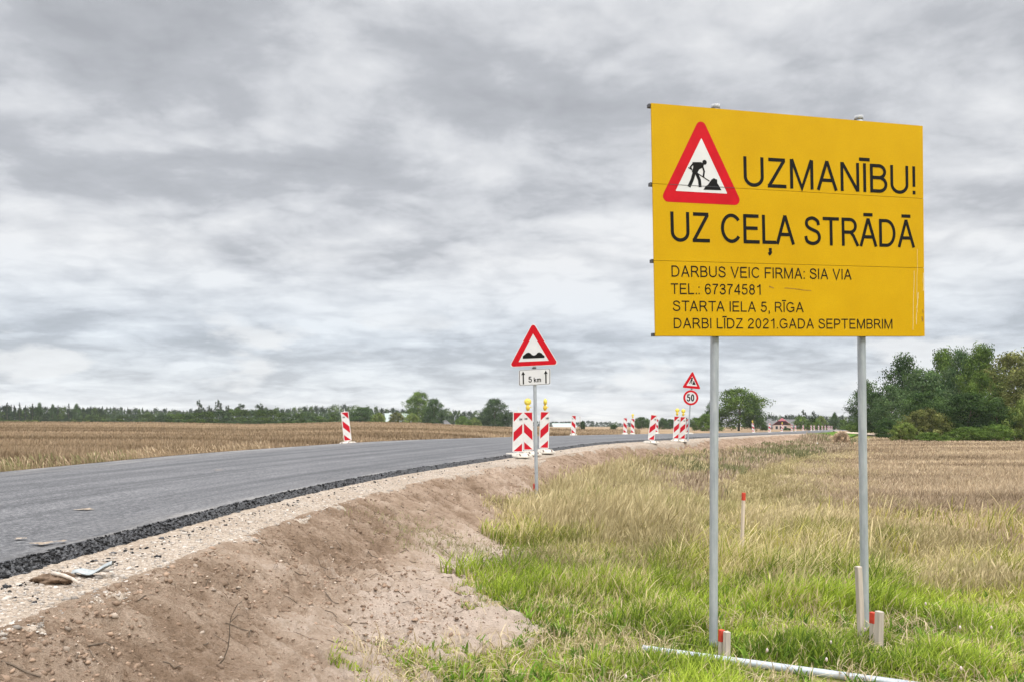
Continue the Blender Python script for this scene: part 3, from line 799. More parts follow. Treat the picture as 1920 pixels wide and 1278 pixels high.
ob = blades('roadside_weeds', np.c_[X, Y, Z - .01], H,   .004 + .0005 * Y * RNG.uniform(.6, 1.4, len(X)), mid * 1.15, mid, mid * .8, M['straw'], .5, (-.3, 0), head=(1.6, .35))
tag(ob, 'ragged dry weeds along the far edge of the road', 'weeds', kind='stuff')
# cut grass lying on the soil near the toe
mb = None
X = RNG.normal(-.62, .55, 1500); Y = RNG.normal(9.9, .55, 1500)
i, o = road_coords(X, Y); k = (o > .8) & (o < 3.2); X, Y, i, o = X[k], Y[k], i[k], o[k]
Z = soil_z(i, o, X, Y); t = RNG.uniform(0, 1, len(X)); mid = pick((.16, .17, .06), (.38, .36, .18), t)
ob = blades('cut_grass', np.c_[X, Y, Z + .004], RNG.uniform(.03, .09, len(X)), np.full(len(X), .007), mid, mid, mid, M['straw'], 1.6, (.2, -.2))
tag(ob, 'scattered clippings of cut grass on the pale soil', 'grass clippings', kind='stuff')
# young lawn sown on the far bank, the gravel track beyond and a strip of grass behind it
def bank_strip(name, y0, y1, o0, o1, lift, material):
    i0 = np.interp([y0, y1], LINE[:, 1], np.arange(len(LINE)))
    I, O = np.meshgrid(np.linspace(i0[0], i0[1], 60), np.linspace(o0, o1, 14), indexing='ij')
    X = at_idx(LINE[:, 0], I.ravel()) + at_idx(NRM[:, 0], I.ravel()) * O.ravel(); Y = at_idx(LINE[:, 1], I.ravel()) + at_idx(NRM[:, 1], I.ravel()) * O.ravel()
    Z = right_profile(I.ravel(), O.ravel(), X, Y) + lift
    k = np.arange(59 * 14).reshape(59, 14)[:, :-1].ravel()
    ob = link(name, npmesh(name, np.c_[X, Y, Z], np.c_[k, k + 1, k + 15, k + 14][:, ::-1], material, smooth=True)); ob['kind'] = 'structure'
bank_strip('lawn_bank', 92, 150, .9, 5.0, .16, M['lawn'])
def track():
    P = resample(np.array([ray(1578, 808, 158).xy, ray(1610, 811.5, 140).xy, ray(1660, 816.5, 118).xy, ray(1730, 822, 104).xy, ray(1830, 826, 98).xy, ray(1990, 829, 95).xy]), 1.0)
    T = np.gradient(P, axis=0); T /= np.linalg.norm(T, axis=1)[:, None]; Nn = np.c_[T[:, 1], -T[:, 0]]
    offs = np.linspace(-2.4, 2.4, 7)
    X = (P[:, 0][:, None] + Nn[:, 0][:, None] * offs); Y = (P[:, 1][:, None] + Nn[:, 1][:, None] * offs)
    Z = ground_h(X, Y) + .30 - .10 * np.abs(offs)[None] / 2.4
    m = 7; k = (np.arange(len(P) - 1)[:, None] * m + np.arange(m - 1)[None]).ravel()
    ob = link('gravel_track', npmesh('gravel_track', np.c_[X.ravel(), Y.ravel(), Z.ravel()], np.c_[k, k + 1, k + m + 1, k + m][:, ::-1], M['track'], smooth=True)); ob['kind'] = 'structure'
track()

# ------------------------------------------------------------------ lettering drawn with strokes
def arc(cx, cy, rx, ry, a0, a1, n=14):
    return [(cx + rx * math.cos(R(a0 + (a1 - a0) * k / n)), cy + ry * math.sin(R(a0 + (a1 - a0) * k / n))) for k in range(n + 1)]
def curve(P, n=6):
    P = [np.array(p, float) for p in P]; Q = [2 * P[0] - P[1]] + P + [2 * P[-1] - P[-2]]; out = []
    for i in range(1, len(Q) - 2):
        for k in range(n):
            t = k / n; a, b, c, d = Q[i - 1:i + 3]
            out.append(tuple(.5 * (2 * b + (c - a) * t + (2 * a - 5 * b + 4 * c - d) * t * t + (3 * b - a - 3 * c + d) * t ** 3)))
    return out + [tuple(P[-1])]
B_, T_ = .058, .942
GL = {   # glyph: (advance of the drawn body, strokes); stem centres, cap height 1
 'A': (.62, [[(.03, 0), (.31, 1)], [(.59, 0), (.31, 1)], [(.13, .34), (.49, .34)]]),
 'B': (.56, [[(.06, 0), (.06, 1)], [(.06, T_), (.30, T_)] + arc(.30, .735, .19, .207, 90, -90) + [(.06, .528)], [(.06, .528), (.31, .528)] + arc(.31, .293, .215, .235, 90, -90) + [(.06, B_)]]),
 'C': (.66, [arc(.36, .5, .30, .442, 38, 322, 24)]),
 'D': (.63, [[(.06, 0), (.06, 1)], [(.06, T_), (.28, T_)] + arc(.28, .5, .29, .442, 90, -90, 18) + [(.06, B_)]]),
 'E': (.55, [[(.06, 0), (.06, 1)], [(.06, T_), (.53, T_)], [(.06, .525), (.49, .525)], [(.06, B_), (.55, B_)]]),
 'F': (.52, [[(.06, 0), (.06, 1)], [(.06, T_), (.53, T_)], [(.06, .50), (.47, .50)]]),
 'G': (.70, [arc(.36, .5, .30, .442, 38, 330, 24) + [(.64, .16), (.64, .46), (.38, .46)]]),
 'I': (.12, [[(.06, 0), (.06, 1)]]),
 'K': (.58, [[(.06, 0), (.06, 1)], [(.54, 1), (.06, .42)], [(.23, .60), (.57, 0)]]),
 'L': (.48, [[(.06, 0), (.06, 1)], [(.06, B_), (.48, B_)]]),
 'M': (.74, [[(.06, 0), (.06, 1)], [(.68, 0), (.68, 1)], [(.07, 1), (.37, .03), (.67, 1)]]),
 'N': (.62, [[(.06, 0), (.06, 1)], [(.56, 0), (.56, 1)], [(.07, .98), (.55, .02)]]),
 'P': (.55, [[(.06, 0), (.06, 1)], [(.06, T_), (.31, T_)] + arc(.31, .695, .20, .247, 90, -90) + [(.06, .448)]]),
 'R': (.60, [[(.06, 0), (.06, 1)], [(.06, T_), (.31, T_)] + arc(.31, .715, .20, .227, 90, -90) + [(.06, .488)], [(.33, .488), (.43, .36), (.59, 0)]]),
 'S': (.57, [curve([(.50, .70), (.46, .85), (.29, .945), (.12, .885), (.075, .745), (.14, .62), (.29, .535), (.46, .45), (.525, .285), (.465, .125), (.29, .055), (.10, .125), (.04, .31)])]),
 'T': (.58, [[(.29, 0), (.29, 1)], [(.0, T_), (.58, T_)]]),
 'U': (.62, [[(.06, 1), (.06, .33)] + arc(.31, .33, .25, .275, 180, 360) + [(.56, 1)]]),
 'V': (.62, [[(.03, 1), (.31, 0), (.59, 1)]]),
 'Z': (.56, [[(.03, T_), (.53, T_)], [(.50, .93), (.05, .07)], [(.0, B_), (.56, B_)]]),
 '0': (.50, [arc(.25, .5, .19, .442, 90, 450, 26)]),
 '1': (.42, [[(.31, 0), (.31, 1)], [(.31, .95), (.22, .83), (.08, .75)]]),
 '2': (.50, [curve([(.06, .70), (.10, .86), (.25, .945), (.40, .87), (.44, .72), (.37, .55), (.18, .33), (.05, .10)]), [(.01, B_), (.48, B_)]]),
 '3': (.50, [curve([(.06, .74), (.12, .89), (.25, .945), (.38, .88), (.42, .74), (.35, .59), (.20, .53), (.37, .48), (.45, .30), (.39, .13), (.24, .055), (.10, .12), (.04, .27)])]),
 '4': (.50, [[(.37, 0), (.37, 1)], [(.37, .97), (.04, .30)], [(.0, .275), (.50, .275)]]),
 '5': (.50, [[(.45, T_), (.13, T_), (.085, .53)], curve([(.085, .53), (.24, .61), (.40, .53), (.44, .34), (.38, .13), (.23, .055), (.09, .12), (.04, .27)])]),
 '6': (.50, [curve([(.43, .75), (.38, .89), (.26, .945), (.12, .86), (.065, .65), (.06, .38), (.12, .13), (.25, .055), (.39, .13), (.44, .32), (.38, .52), (.25, .59), (.12, .52), (.07, .36)])]),
 '7': (.48, [[(.02, T_), (.46, T_)], curve([(.45, .93), (.30, .70), (.20, .40), (.16, 0)])]),
 '8': (.50, [arc(.25, .74, .165, .205, 90, 450, 22), arc(.25, .30, .195, .243, 90, 450, 22)]),
 '!': (.14, [[(.07, .27), (.07, 1)], [(.07, 0), (.07, .13)]]),
 '.': (.13, [[(.065, 0), (.065, .13)]]),
 ':': (.13, [[(.065, 0), (.065, .13)], [(.065, .60), (.065, .73)]]),
 ',': (.13, [[(.07, .0), (.07, .13)], [(.10, .0), (.085, -.10), (.04, -.17)]]),
 'k': (.46, [[(.05, 0), (.05, 1)], [(.40, .70), (.05, .30)], [(.18, .45), (.43, 0)]]),
 'm': (.78, [[(.05, 0), (.05, .70)], [(.05, .45)] + arc(.21, .47, .15, .19, 170, 0) + [(.36, 0)], [(.36, .45)] + arc(.53, .47, .16, .19, 170, 0) + [(.69, 0)]]),
}
ACC = {'Ā': ('A', 'bar'), 'Ī': ('I', 'bar'), 'Ļ': ('L', 'tail')}
KERN = {('L', 'Ļ'): 0, ('Ļ', 'A'): -.08, ('T', 'A'): -.07, ('V', 'I'): -.0, ('R', 'Ā'): -.02, ('T', 'R'): 0}
def text_mesh(name, s, width, cap, weight=.115, gap=.135, space=.30, slant=0, material=None):
    """one line of lettering, left end at x = 0, baseline z = 0, front at y = 0"""
    pen = 0; items = []
    for k, ch in enumerate(s):
        if ch == ' ': pen += space - gap * .4; continue
        if k and (s[k - 1], ch) in KERN: pen += KERN[(s[k - 1], ch)]
        b, acc = ACC.get(ch, (ch, None)); adv, st = GL[b]
        st = [list(x) for x in st]
        if acc == 'bar': st.append([(adv / 2 - .17, 1.135), (adv / 2 + .17, 1.135)])
        if acc == 'tail': st.append([(.27, -.14), (.27, -.24)]); st.append([(.29, -.24), (.26, -.32), (.21, -.36)])
        items += [[(pen + x, z) for x, z in poly] for poly in st]
        pen += adv + gap
    total = pen - gap; fx = width / total
    mb = MB()
    for j, poly in enumerate(items):
        poly = [p for k, p in enumerate(poly) if k == 0 or math.dist(p, poly[k - 1]) > 1e-4]
        P = [((x * fx / cap + slant * z) * cap, z * cap) for x, z in poly]
        mb.ribbon(P, weight * cap, -.00012 * (j % 9))
    return mb.mesh(name, material or M['ink'])

def hom(src, dst):
    A = []
    for (x, y), (u, v) in zip(src, dst):
        A.append([x, y, 1, 0, 0, 0, -u * x, -u * y]); A.append([0, 0, 0, x, y, 1, -v * x, -v * y])
    h = np.linalg.solve(np.array(A, float), np.array(dst, float).ravel())
    return lambda p: ((h[0] * p[0] + h[1] * p[1] + h[2]) / (h[6] * p[0] + h[7] * p[1] + 1), (h[3] * p[0] + h[4] * p[1] + h[5]) / (h[6] * p[0] + h[7] * p[1] + 1))

def round_poly(P, r, n=6):
    """round the corners of a polygon (counter-clockwise in xz)"""
    P = [np.array(p, float) for p in P]; out = []
    for i in range(len(P)):
        a, b, c = P[i - 1], P[i], P[(i + 1) % len(P)]
        u = (a - b) / np.linalg.norm(a - b); v = (c - b) / np.linalg.norm(c - b)
        ang = math.acos(np.clip(u @ v, -1, 1)); d = r / math.tan(ang / 2)
        m = (u + v) / np.linalg.norm(u + v); ce = b + m * r / math.sin(ang / 2)
        p0 = b + u * d; p1 = b + v * d
        a0 = math.atan2(*(p0 - ce)[::-1]); a1 = math.atan2(*(p1 - ce)[::-1])
        while a1 - a0 > math.pi: a1 -= 2 * math.pi
        while a1 - a0 < -math.pi: a1 += 2 * math.pi
        out += [(ce[0] + r * math.cos(a0 + (a1 - a0) * k / n), ce[1] + r * math.sin(a0 + (a1 - a0) * k / n)) for k in range(n + 1)]
    return out
def inset(P, k, c=None):
    c = np.mean(np.array(P), axis=0) if c is None else np.array(c)
    return [tuple(c + (np.array(p) - c) * k) for p in P]

# the digging man, in pixels of an enlarged view of the board
MAN = dict(
    head=(329, 353, 10.5),
    torso=[(268, 352), (312, 352), (326, 362), (322, 377), (302, 388), (292, 404), (264, 402), (272, 376)],
    leg1=[(278, 398), (266, 438), (249, 474)], leg2=[(284, 398), (302, 440), (305, 476)],
    arm1=[(271, 360), (258, 376), (263, 386)], arm2=[(316, 366), (326, 398), (322, 424)],
    tool=[(247, 378), (352, 446)],
    pile=[(321, 488), (333, 470), (344, 464), (350, 455), (362, 438), (374, 431), (384, 437), (390, 438), (391, 456), (400, 470), (411, 491)])
def man_mesh(name, f, s, material):
    """f maps the pixels to sign coordinates, s is metres per pixel"""
    mb = MB()
    cx_, cz_ = f(MAN['head'][:2])
    mb.poly([(cx_ + MAN['head'][2] * s * math.cos(R(a)), cz_ + MAN['head'][2] * s * math.sin(R(a))) for a in range(0, 360, 20)], 0)
    mb.poly([f(p) for p in MAN['torso']][::-1], -.0002)
    for j, (k, wd) in enumerate((('leg1', 15), ('leg2', 14), ('arm1', 7), ('arm2', 8), ('tool', 4))):
        mb.ribbon([f(p) for p in MAN[k]], wd * s, -.0003 - .0001 * j)
    mb.poly([f(p) for p in MAN['pile']][::-1], -.0009)
    return mb.mesh(name, material)

# ------------------------------------------------------------------ the yellow billboard
BW, BH = 2.4418, 1.7291
yaw_, pit_, rol_ = .26881, .01862, .02856
Ry_ = np.array([[math.cos(yaw_), -math.sin(yaw_), 0], [math.sin(yaw_), math.cos(yaw_), 0], [0, 0, 1]])
Rp_ = np.array([[1, 0, 0], [0, math.cos(pit_), -math.sin(pit_)], [0, math.sin(pit_), math.cos(pit_)]])
bu = Ry_ @ Rp_ @ np.array([math.cos(rol_), 0, math.sin(rol_)]); bv = Ry_ @ Rp_ @ np.array([-math.sin(rol_), 0, math.cos(rol_)])
bn = np.cross(bu, bv)                                                   # towards the camera
corner = np.array([1.0757, 6.0, EYE + .6562])
from mathutils import Matrix
def board_xy(p): return HB((p[0], p[1]))
HB = hom([(1226, 193), (1727, 237), (1737, 628), (1224, 632)], [(0, BH), (BW, BH), (BW, 0), (0, 0)])
def crop(p): return HB((1200 + p[0] / 2.6625, 170 + p[1] / 2.6625))
rootp = corner + bu * BW * .5
bb = empty('billboard', (rootp[0], rootp[1], gz(rootp[0], rootp[1])), 'large yellow roadworks billboard with black lettering on two steel posts', 'billboard')
Rm = Matrix((tuple(bu), tuple(-bn), tuple(bv))).transposed()
bb.rotation_euler = Rm.to_euler()
bpy.context.view_layer.update()
loc_c = Rm.inverted() @ (Vector(corner) - bb.location)                  # the board's lower left corner in the billboard's own axes
def bchild(name, me, y=0.0, x=0.0, z=0.0, parent=None):
    o = link(name, me, bb, (loc_c.x + x, loc_c.y + y, loc_c.z + z)); return o
s1 = crop((68, 466))[1] * .5 + crop((1410, 523))[1] * .5; s2 = crop((66, 848))[1] * .5 + crop((1418, 871))[1] * .5
for a, b in ((0, s2 - .0015), (s2 + .0015, s1 - .0015), (s1 + .0015, BH)):
    mb = MB(); mb.prism([(0, a), (BW, a), (BW, b), (0, b)], 0, .012, 0)
    bchild('panel', mb.mesh('panel', [M['yellow']]))
mb = MB()
for z in (.012, s2, s1, BH - .012):
    mb.box((BW / 2 - .006, .030, z), (BW + .016, .035, .024))
bchild('back_rail', mb.mesh('back_rail', M['darkmetal']))
# lettering: each line by its left and right end and its cap height
def line(s, l, r_, capl, w_, **kw):
    a = crop(l); b = crop(r_); cap = crop((l[0], capl))[1] - a[1]
    me = text_mesh('lettering', s, b[0] - a[0], cap, w_, **kw)
    o = bchild('lettering', me, -.0015, a[0], (a[1] + b[1]) / 2)
    o.rotation_euler = (0, -math.atan2(b[1] - a[1], b[0] - a[0]), 0); o.location.z = loc_c.z + a[1]
    return o
line('UZMANĪBU!', (522, 471), (1376, 512), 323, .118, gap=.10)
line('UZ CEĻA STRĀDĀ', (152, 747), (1372, 774), 596, .118, gap=.085, space=.31)
line('DARBUS VEIC FIRMA: SIA VIA', (152, 925), (1060, 936), 868, .115, gap=.11, space=.33)
line('TEL.: 67374581', (148, 1014), (608, 1015), 959, .115, gap=.10, space=.33)
line('STARTA IELA 5, RĪGA', (156, 1101), (820, 1103), 1047, .115, gap=.105, space=.33)
line('DARBI LĪDZ 2021.GADA SEPTEMBRIM', (158, 1190), (1268, 1183), 1136, .115, gap=.105, space=.33)
tri = [crop(p) for p in ((100, 546), (518, 566), (315, 122))]
to = round_poly(tri, .042, 8); cen = np.mean(np.array(tri), axis=0)
ti = round_poly([crop(p) for p in ((181, 494), (441, 508), (315, 233))], .004, 8)
mb = MB(); mb.poly(to, 0)
warn = bchild('warning_triangle', mb.mesh('warning_triangle', M['red']), -.0010)
mb = MB(); mb.poly(ti, 0); o = link('white_field', mb.mesh('white_field', M['white']), warn, (0, -.0008, 0))
sm = BW / (1360.0)
o = link('worker_symbol', man_mesh('worker_symbol', crop, sm, M['ink']), warn, (0, -.0016, 0))
mb = MB(); mb.poly([(crop((150, 466))[0], s1 - .0017), (crop((478, 478))[0], s1 - .0017), (crop((478, 478))[0], s1 + .0017), (crop((150, 466))[0], s1 + .0017)], 0)
link('seam', mb.mesh('seam', M['darkmetal']), warn, (0, -.0034, 0))
# scratches near the right edge and the scuffs by the telephone number
M['scratch'] = plain('scratched_paint', (.66, .52, .26), .7, .15, 30); M['scuff'] = plain('dirt_scuff', (.30, .16, .02), .9, .3, 40)
def mark(name, x0, y0, x1, y1, wd, material, wob):
    mb = MB(); mb.ribbon([crop((x0 + (x1 - x0) * t + random.uniform(-wob, wob), y0 + (y1 - y0) * t + random.uniform(-wob, wob))) for t in np.linspace(0, 1, 8)], wd * sm, 0)
    bchild(name, mb.mesh(name, material), -.0012)
for q in ((1372, 890, 1371, 1190, 2.2), (1385, 780, 1388, 1030, 1.6), (1394, 1000, 1388, 1080, 4), (1388, 1085, 1386, 1160, 3), (1417, 900, 1420, 990, 3.5)): mark('scratch', *q, M['scratch'], 1.5)
for q in ((648, 972, 672, 980, 5), (725, 980, 800, 986, 3.5), (790, 986, 860, 994, 3), (1416, 1120, 1418, 1145, 7), (1418, 1085, 1420, 1100, 4)): mark('scuff_mark', *q, M['scuff'], 1.2)
def on_board(pxl, pyl, back=.075):
    d = np.array([(pxl - CX) / FPX, 1.0, -(pyl - HY) / FPX]); c0 = corner - bn * back
    t = ((c0 - np.array([0, 0, EYE])) @ bn) / (d @ bn)
    return Rm.inverted() @ (Vector(np.array([0, 0, EYE]) + d * t) - bb.location)
for (xt, yt, xb, yb) in ((1341.5, 198, 1337.5, 1226), (1610, 219, 1622.5, 1222)):
    a, b = on_board(xt, yt), on_board(xb, yb)
    d = (b - a).normalized()
    mb = MB(); n = 40
    mb.tube([a + d * ((b - a).length + .25) * k / n for k in range(n + 1)], .0325, 20)
    p = mb.build('post', M['galv'], bb, smooth=True)
    mb = MB(); mb.tube([a - d * .004, a + d * .03], .0345, 20); mb.build('post_cap', M['greyback'], p, smooth=True)
    for zf in (.04, s2, s1 - .02):
        q = loc_c.z + zf; t = (q - a.z) / (b.z - a.z); c = a + (b - a) * t
        mb = MB(); mb.box((c.x, c.y - .02, c.z), (.10, .055, .04)); mb.build('clamp', M['greyback'], p)

# ------------------------------------------------------------------ road signs on single posts
def sign_axes(root_name, base, label, cat, group=None):
    return empty(root_name, base, label, cat, group)
# rough road
d1 = 16.6
base = on_ground(1007, 936, 16.0); d1 = base.y; k1 = d1 / FPX
rs = empty('road_sign', base, 'triangular rough road warning sign above a 5 km plate beside two striped beacons', 'road sign')
def c4(p): return ((950 + p[0] / 9.127 - CX) * k1 - base.x, EYE - (600 + p[1] / 9.127 - HY) * k1 - base.z)
def pt(pxl, pyl): return ((pxl - CX) * k1 - base.x, EYE - (pyl - HY) * k1 - base.z)
a = pt(1001.5, 640); b = pt(1007, 940)
mb = MB(); mb.tube([(a[0] + (b[0] - a[0]) * t, .05, a[1] + (b[1] - .25 - a[1]) * t) for t in np.linspace(0, 1, 24)], .034, 16)
post = mb.build('post', M['galv'], rs, smooth=True)
TR = [c4(p) for p in ((30, 808), (902, 764), (452, 20))]
to = round_poly(TR, .055, 8)
def plate(name, P, mats, th=.022, parent=None, y=0):
    mb = MB(); mb.prism(P, y, y + th, 0, 1); return mb.build(name, mats, parent)
pl = plate('triangle_plate', to, [M['white'], M['greyback']], .022, rs)
t2 = round_poly(inset(TR, .955), .048, 8); t3 = round_poly([c4(p) for p in ((203, 712), (721, 689), (452, 232))], .006, 8)
t1 = round_poly(inset(TR, .985), .052, 8)
mb = MB(); mb.ring(t2, t3, -.0015); mb.build('red_border', M['red'], pl)
mb = MB(); mb.poly(round_poly([c4(p) for p in [(275, 655), (648, 640), (647, 605), (620, 588), (595, 560), (560, 545), (530, 552), (505, 583), (470, 600), (435, 592), (405, 560), (375, 548), (345, 555), (310, 583), (275, 612)]], .004, 3), -.003)
mb.build('bump_symbol', M['ink'], pl)
c = c4((470, 812)); mb = MB(); mb.box((c[0], .04, c[1] - .005), (.085, .06, .02)); mb.build('clamp', M['darkmetal'], rs)
PL = [c4(p) for p in ((207, 1120), (752, 1092), (752, 820), (203, 850))]
pp = plate('distance_plate', round_poly(PL, .035, 6), [M['white'], M['greyback']], .02, rs)
o_ = round_poly(inset(PL, .965), .032, 6); i_ = [tuple(np.array(q) + (np.mean(np.array(PL), axis=0) - np.array(q)) / np.linalg.norm(np.mean(np.array(PL), axis=0) - np.array(q)) * .011) for q in o_]
mb = MB(); mb.ring(o_, i_, -.0015); mb.build('black_border', M['ink'], pp)
for (sx0, sy0, sx1, sy1, hd) in ((287, 1093, 283, 920, ((248, 940), (283, 922), (318, 937), (280, 870))), (673, 1076, 670, 900, ((634, 922), (669, 904), (705, 918), (668, 852)))):
    mb = MB(); mb.ribbon([c4((sx0, sy0)), c4((sx1, sy1))], .026, -.0016); mb.poly([c4(p) for p in hd], -.0018); mb.build('arrow', M['ink'], pp)
for s, l, r_, cap in (('5', (376, 1060), (432, 1058), .112), ('km', (470, 1058), (590, 1053), .095)):
    a, b = c4(l), c4(r_)
    me = text_mesh('lettering', s, b[0] - a[0], cap, .17)
    link('lettering', me, pp, (a[0], -.0018, a[1])).rotation_euler = (0, -.06, 0)
# roadworks and speed limit
d2 = 38.6; k2 = d2 / FPX
bx, by = (1289.5 - CX) * k2, d2
base = Vector((bx, by, gz(bx, by)))
rs2 = empty('road_sign', base, 'roadworks triangle over a round 50 limit sign on a leaning post', 'road sign')
def c6(p): return ((1260 + p[0] / 9.129 - CX) * k2 - base.x, EYE - (690 + p[1] / 9.129 - HY) * k2 - base.z)
a = c6((338, 300)); b = c6((268, 1245))
b = (b[0], -.3)
mb = MB(); mb.tube([(a[0] + (b[0] - a[0]) * t, .06, a[1] + (b[1] - a[1]) * t) for t in np.linspace(0, 1, 16)], .036, 14); mb.build('post', M['galv'], rs2, smooth=True)
TR = [c6(p) for p in ((168, 330), (496, 358), (352, 36))]
pl = plate('triangle_plate', round_poly(TR, .05, 6), [M['white'], M['greyback']], .022, rs2)
mb = MB(); mb.ring(round_poly(inset(TR, .97), .05, 8), round_poly([c6(p) for p in ((246, 292), (432, 307), (350, 132))], .01, 8), -.002); mb.build('red_border', M['red'], pl)
mapman = hom([(181, 494), (441, 508), (315, 233), (311, 501)], [c6(p) for p in ((240, 296), (436, 312), (350, 126), (338, 304))])
link('worker_symbol', man_mesh('worker_symbol', mapman, k2 / 9.129 * 1.0, M['ink']), pl, (0, -.0025, 0))
c = c6((322, 500)); r0 = 129 / 9.129 * k2
circ = lambda rr, n=40: [(c[0] + rr * math.cos(2 * math.pi * k / n), c[1] + rr * math.sin(2 * math.pi * k / n)) for k in range(n)]
pl = plate('round_plate', circ(r0 * 1.02), [M['white'], M['greyback']], .022, rs2)
mb = MB(); mb.ring(circ(r0), circ(r0 * .74), -.002); mb.build('red_border', M['red'], pl)
a, b = c6((258, 560)), c6((378, 560))
link('lettering', text_mesh('lettering', '50', b[0] - a[0], 118 / 9.129 * k2, .17, gap=.16), pl, (a[0], -.003, a[1]))
c = c6((340, 352)); mb = MB(); mb.box((c[0], .03, c[1]), (.06, .06, .05)); mb.build('clamp', M['darkmetal'], rs2)

# ------------------------------------------------------------------ striped beacons
def surf(x, y):
    i, o = road_coords([x], [y]); i, o = float(i[0]), float(o[0])
    if -W <= o <= 0:
        t = -o / W; return at_idx(ZN, i) * (1 - t) + at_idx(ZF, i) * t + .02 * math.sin(math.pi * t)
    if o > 0: return float(gravel_z(np.array([[i]]), np.array([[max(o, .14)]]), np.array([[x]]), np.array([[y]]))[0, 0]) if o < float(gravel_edge(i, np.array([x]), np.array([y]))[0]) + .15 else gz(x, y)
    return float(at_idx(ZF, i)) - np.interp(-W - o, [0, .2, .6, .9], [0, .05, .12, .32])
BZ = .13                                                                # the board starts above the foot
def meshes_beacon():
    out = {}
    P = round_poly([(-.135, BZ), (.135, BZ), (.135, BZ + 1.04), (-.135, BZ + 1.04)], .035, 5)
    mb = MB(); mb.prism(P, -.03, .03, 0); mb.box((0, 0, BZ - .03), (.06, .05, .08)); mb.tube([(0, 0, BZ + 1.03), (0, 0, BZ + 1.07)], [.03, .022], 10)
    mb.tube([(0, 0, BZ + 1.07), (0, 0, BZ + 1.16)], .010, 8)
    out['board'] = mb.mesh('board', M['plastic'])
    x0, x1 = -.112, .112; z0, z1 = BZ + .025, BZ + 1.015; h = z1 - z0
    st = [[(x0, z1), (x0, z1 - .235), (x1, z1)], [(x0, z1 - .745), (x1, z1 - .525), (x1, z1 - .285), (x0, z1 - .505)], [(x0, z0), (x1, z0), (x1, z0 + .205)]]
    for j, sp in enumerate(st):
        for sg in (1, -1):
            mb = MB()
            q = [(x * sg, z) for x, z in sp]
            if sg < 0: q = q[::-1]
            mb.poly(q if sg > 0 else q, -.032)
            q2 = [(x, z) for x, z in q][::-1]; mb.poly(q2, .032)
            out[('stripe', j, sg)] = mb.mesh('red_stripe', M['red2'])
    mb = MB()
    n = 0
    V = lambda wx, wy, z: [(-wx, -wy, z), (wx, -wy, z), (wx, wy, z), (-wx, wy, z)]
    pts = V(.22, .40, 0) + V(.22, .40, .035) + V(.155, .30, .105)
    fs = [(3, 2, 1, 0), (8, 9, 10, 11)] + [(r * 4 + i, r * 4 + (i + 1) % 4, r * 4 + 4 + (i + 1) % 4, r * 4 + 4 + i) for r in (0, 1) for i in range(4)]
    mb.add(pts, fs)
    out['foot'] = mb.mesh('foot', M['dirtywhite'])
    for k, (sx, sy) in enumerate(((-1, -1), (1, -1))):
        mb = MB(); mb.box((sx * .12, -.352, .071), (.035, .075, .012), M=Matrix.Rotation(math.atan2(.07, .10), 3, 'X')); out[('slot', k)] = mb.mesh('handle_slot', M['slot'])
    mb = MB(); mb.box((.190, -.05, .062), (.012, .09, .05), M=Matrix.Rotation(-.85, 3, 'Y')); out[('slot', 2)] = mb.mesh('handle_slot', M['slot'])
    # lamp
    zl = BZ + 1.10
    mb = MB(); mb.tube([(0, 0, zl - .04), (0, 0, zl + .01), (0, 0, zl + .06), (0, 0, zl + .12)], [.03, .055, .058, .03], 12); mb.box((.07, 0, zl + .05), (.05, .03, .02))
    out['lamp_body'] = mb.mesh('lamp', M['lampbody'], True)
    mb = MB()
    prof = [(-.048, .03), (-.042, .055), (-.03, .078), (-.012, .088), (.012, .088), (.03, .078), (.042, .055), (.048, .03)]
    mb.tube([(0, y, zl + .20) for y, r_ in prof], [r_ for y, r_ in prof], 24)
    out['lens'] = mb.mesh('lens', M['lampyellow'], True)
    mb = MB(); mb.tube([(0, -.014, zl + .20), (0, .014, zl + .20)], .095, 24); out['rim'] = mb.mesh('rim', M['lampbody'], True)
    out['logo'] = text_mesh('lettering', 'VIA', .085, .055, .19, gap=.06, slant=.25)
    return out
BM = meshes_beacon()
BG = 'striped beacons along the roadworks'
def beacon(pxl, d, sg, label, roll=0.0, yaw=None, lamp=None, detail=2, scale=1.0, group=BG, foot_yaw=0.0):
    x = (pxl - CX) / FPX * d; z = surf(x, d)
    r = empty('traffic_beacon', (x, d, z), label, 'beacon', group)
    face = -math.atan2(x, d) if yaw is None else yaw
    r.rotation_euler = (0, 0, face); r.scale = (scale,) * 3
    def ch(name, me, p=None, rot=None):
        o = link(name, me, p or r)
        if rot: o.rotation_euler = rot
        return o
    b = ch('board', BM['board'], rot=(0, roll, 0))
    if detail:
        for j in range(3): ch('red_stripe', BM[('stripe', j, sg)], b)
    f = ch('foot', BM['foot']); f.rotation_euler = (0, 0, foot_yaw)
    if detail > 1:
        for k in range(3): ch('handle_slot', BM[('slot', k)], f)
        l = link('lettering', BM['logo'], b, (.018 if sg > 0 else -.105, -.0335, BZ + .82))
    if lamp is not None:
        lb = ch('lamp', BM['lamp_body'], b)
        le = ch('lens', BM['lens'], lb, rot=(0, 0, lamp)); ch('rim', BM['rim'], lb, rot=(0, 0, lamp))
    return r
beacon(970.5, 20.6, 1, 'striped beacon without a lamp, left of the pair behind the sign post', .012, foot_yaw=.5)
beacon(991, 21.5, -1, 'striped beacon with yellow lamp facing the road, just left of the sign post', -.015, lamp=.1, foot_yaw=.4)
beacon(1019.5, 22.4, 1, 'striped beacon with its yellow lamp turned edge-on, right of the sign post', .03, lamp=1.35, foot_yaw=.3)
beacon(1220, 32.6, 1, 'striped beacon leaning right, alone on the edge before the 50 sign', .12, foot_yaw=.3)
beacon(1267, 36.8, 1, 'lamp-topped striped beacon, left of the two before the 50 sign', .05, lamp=.15)
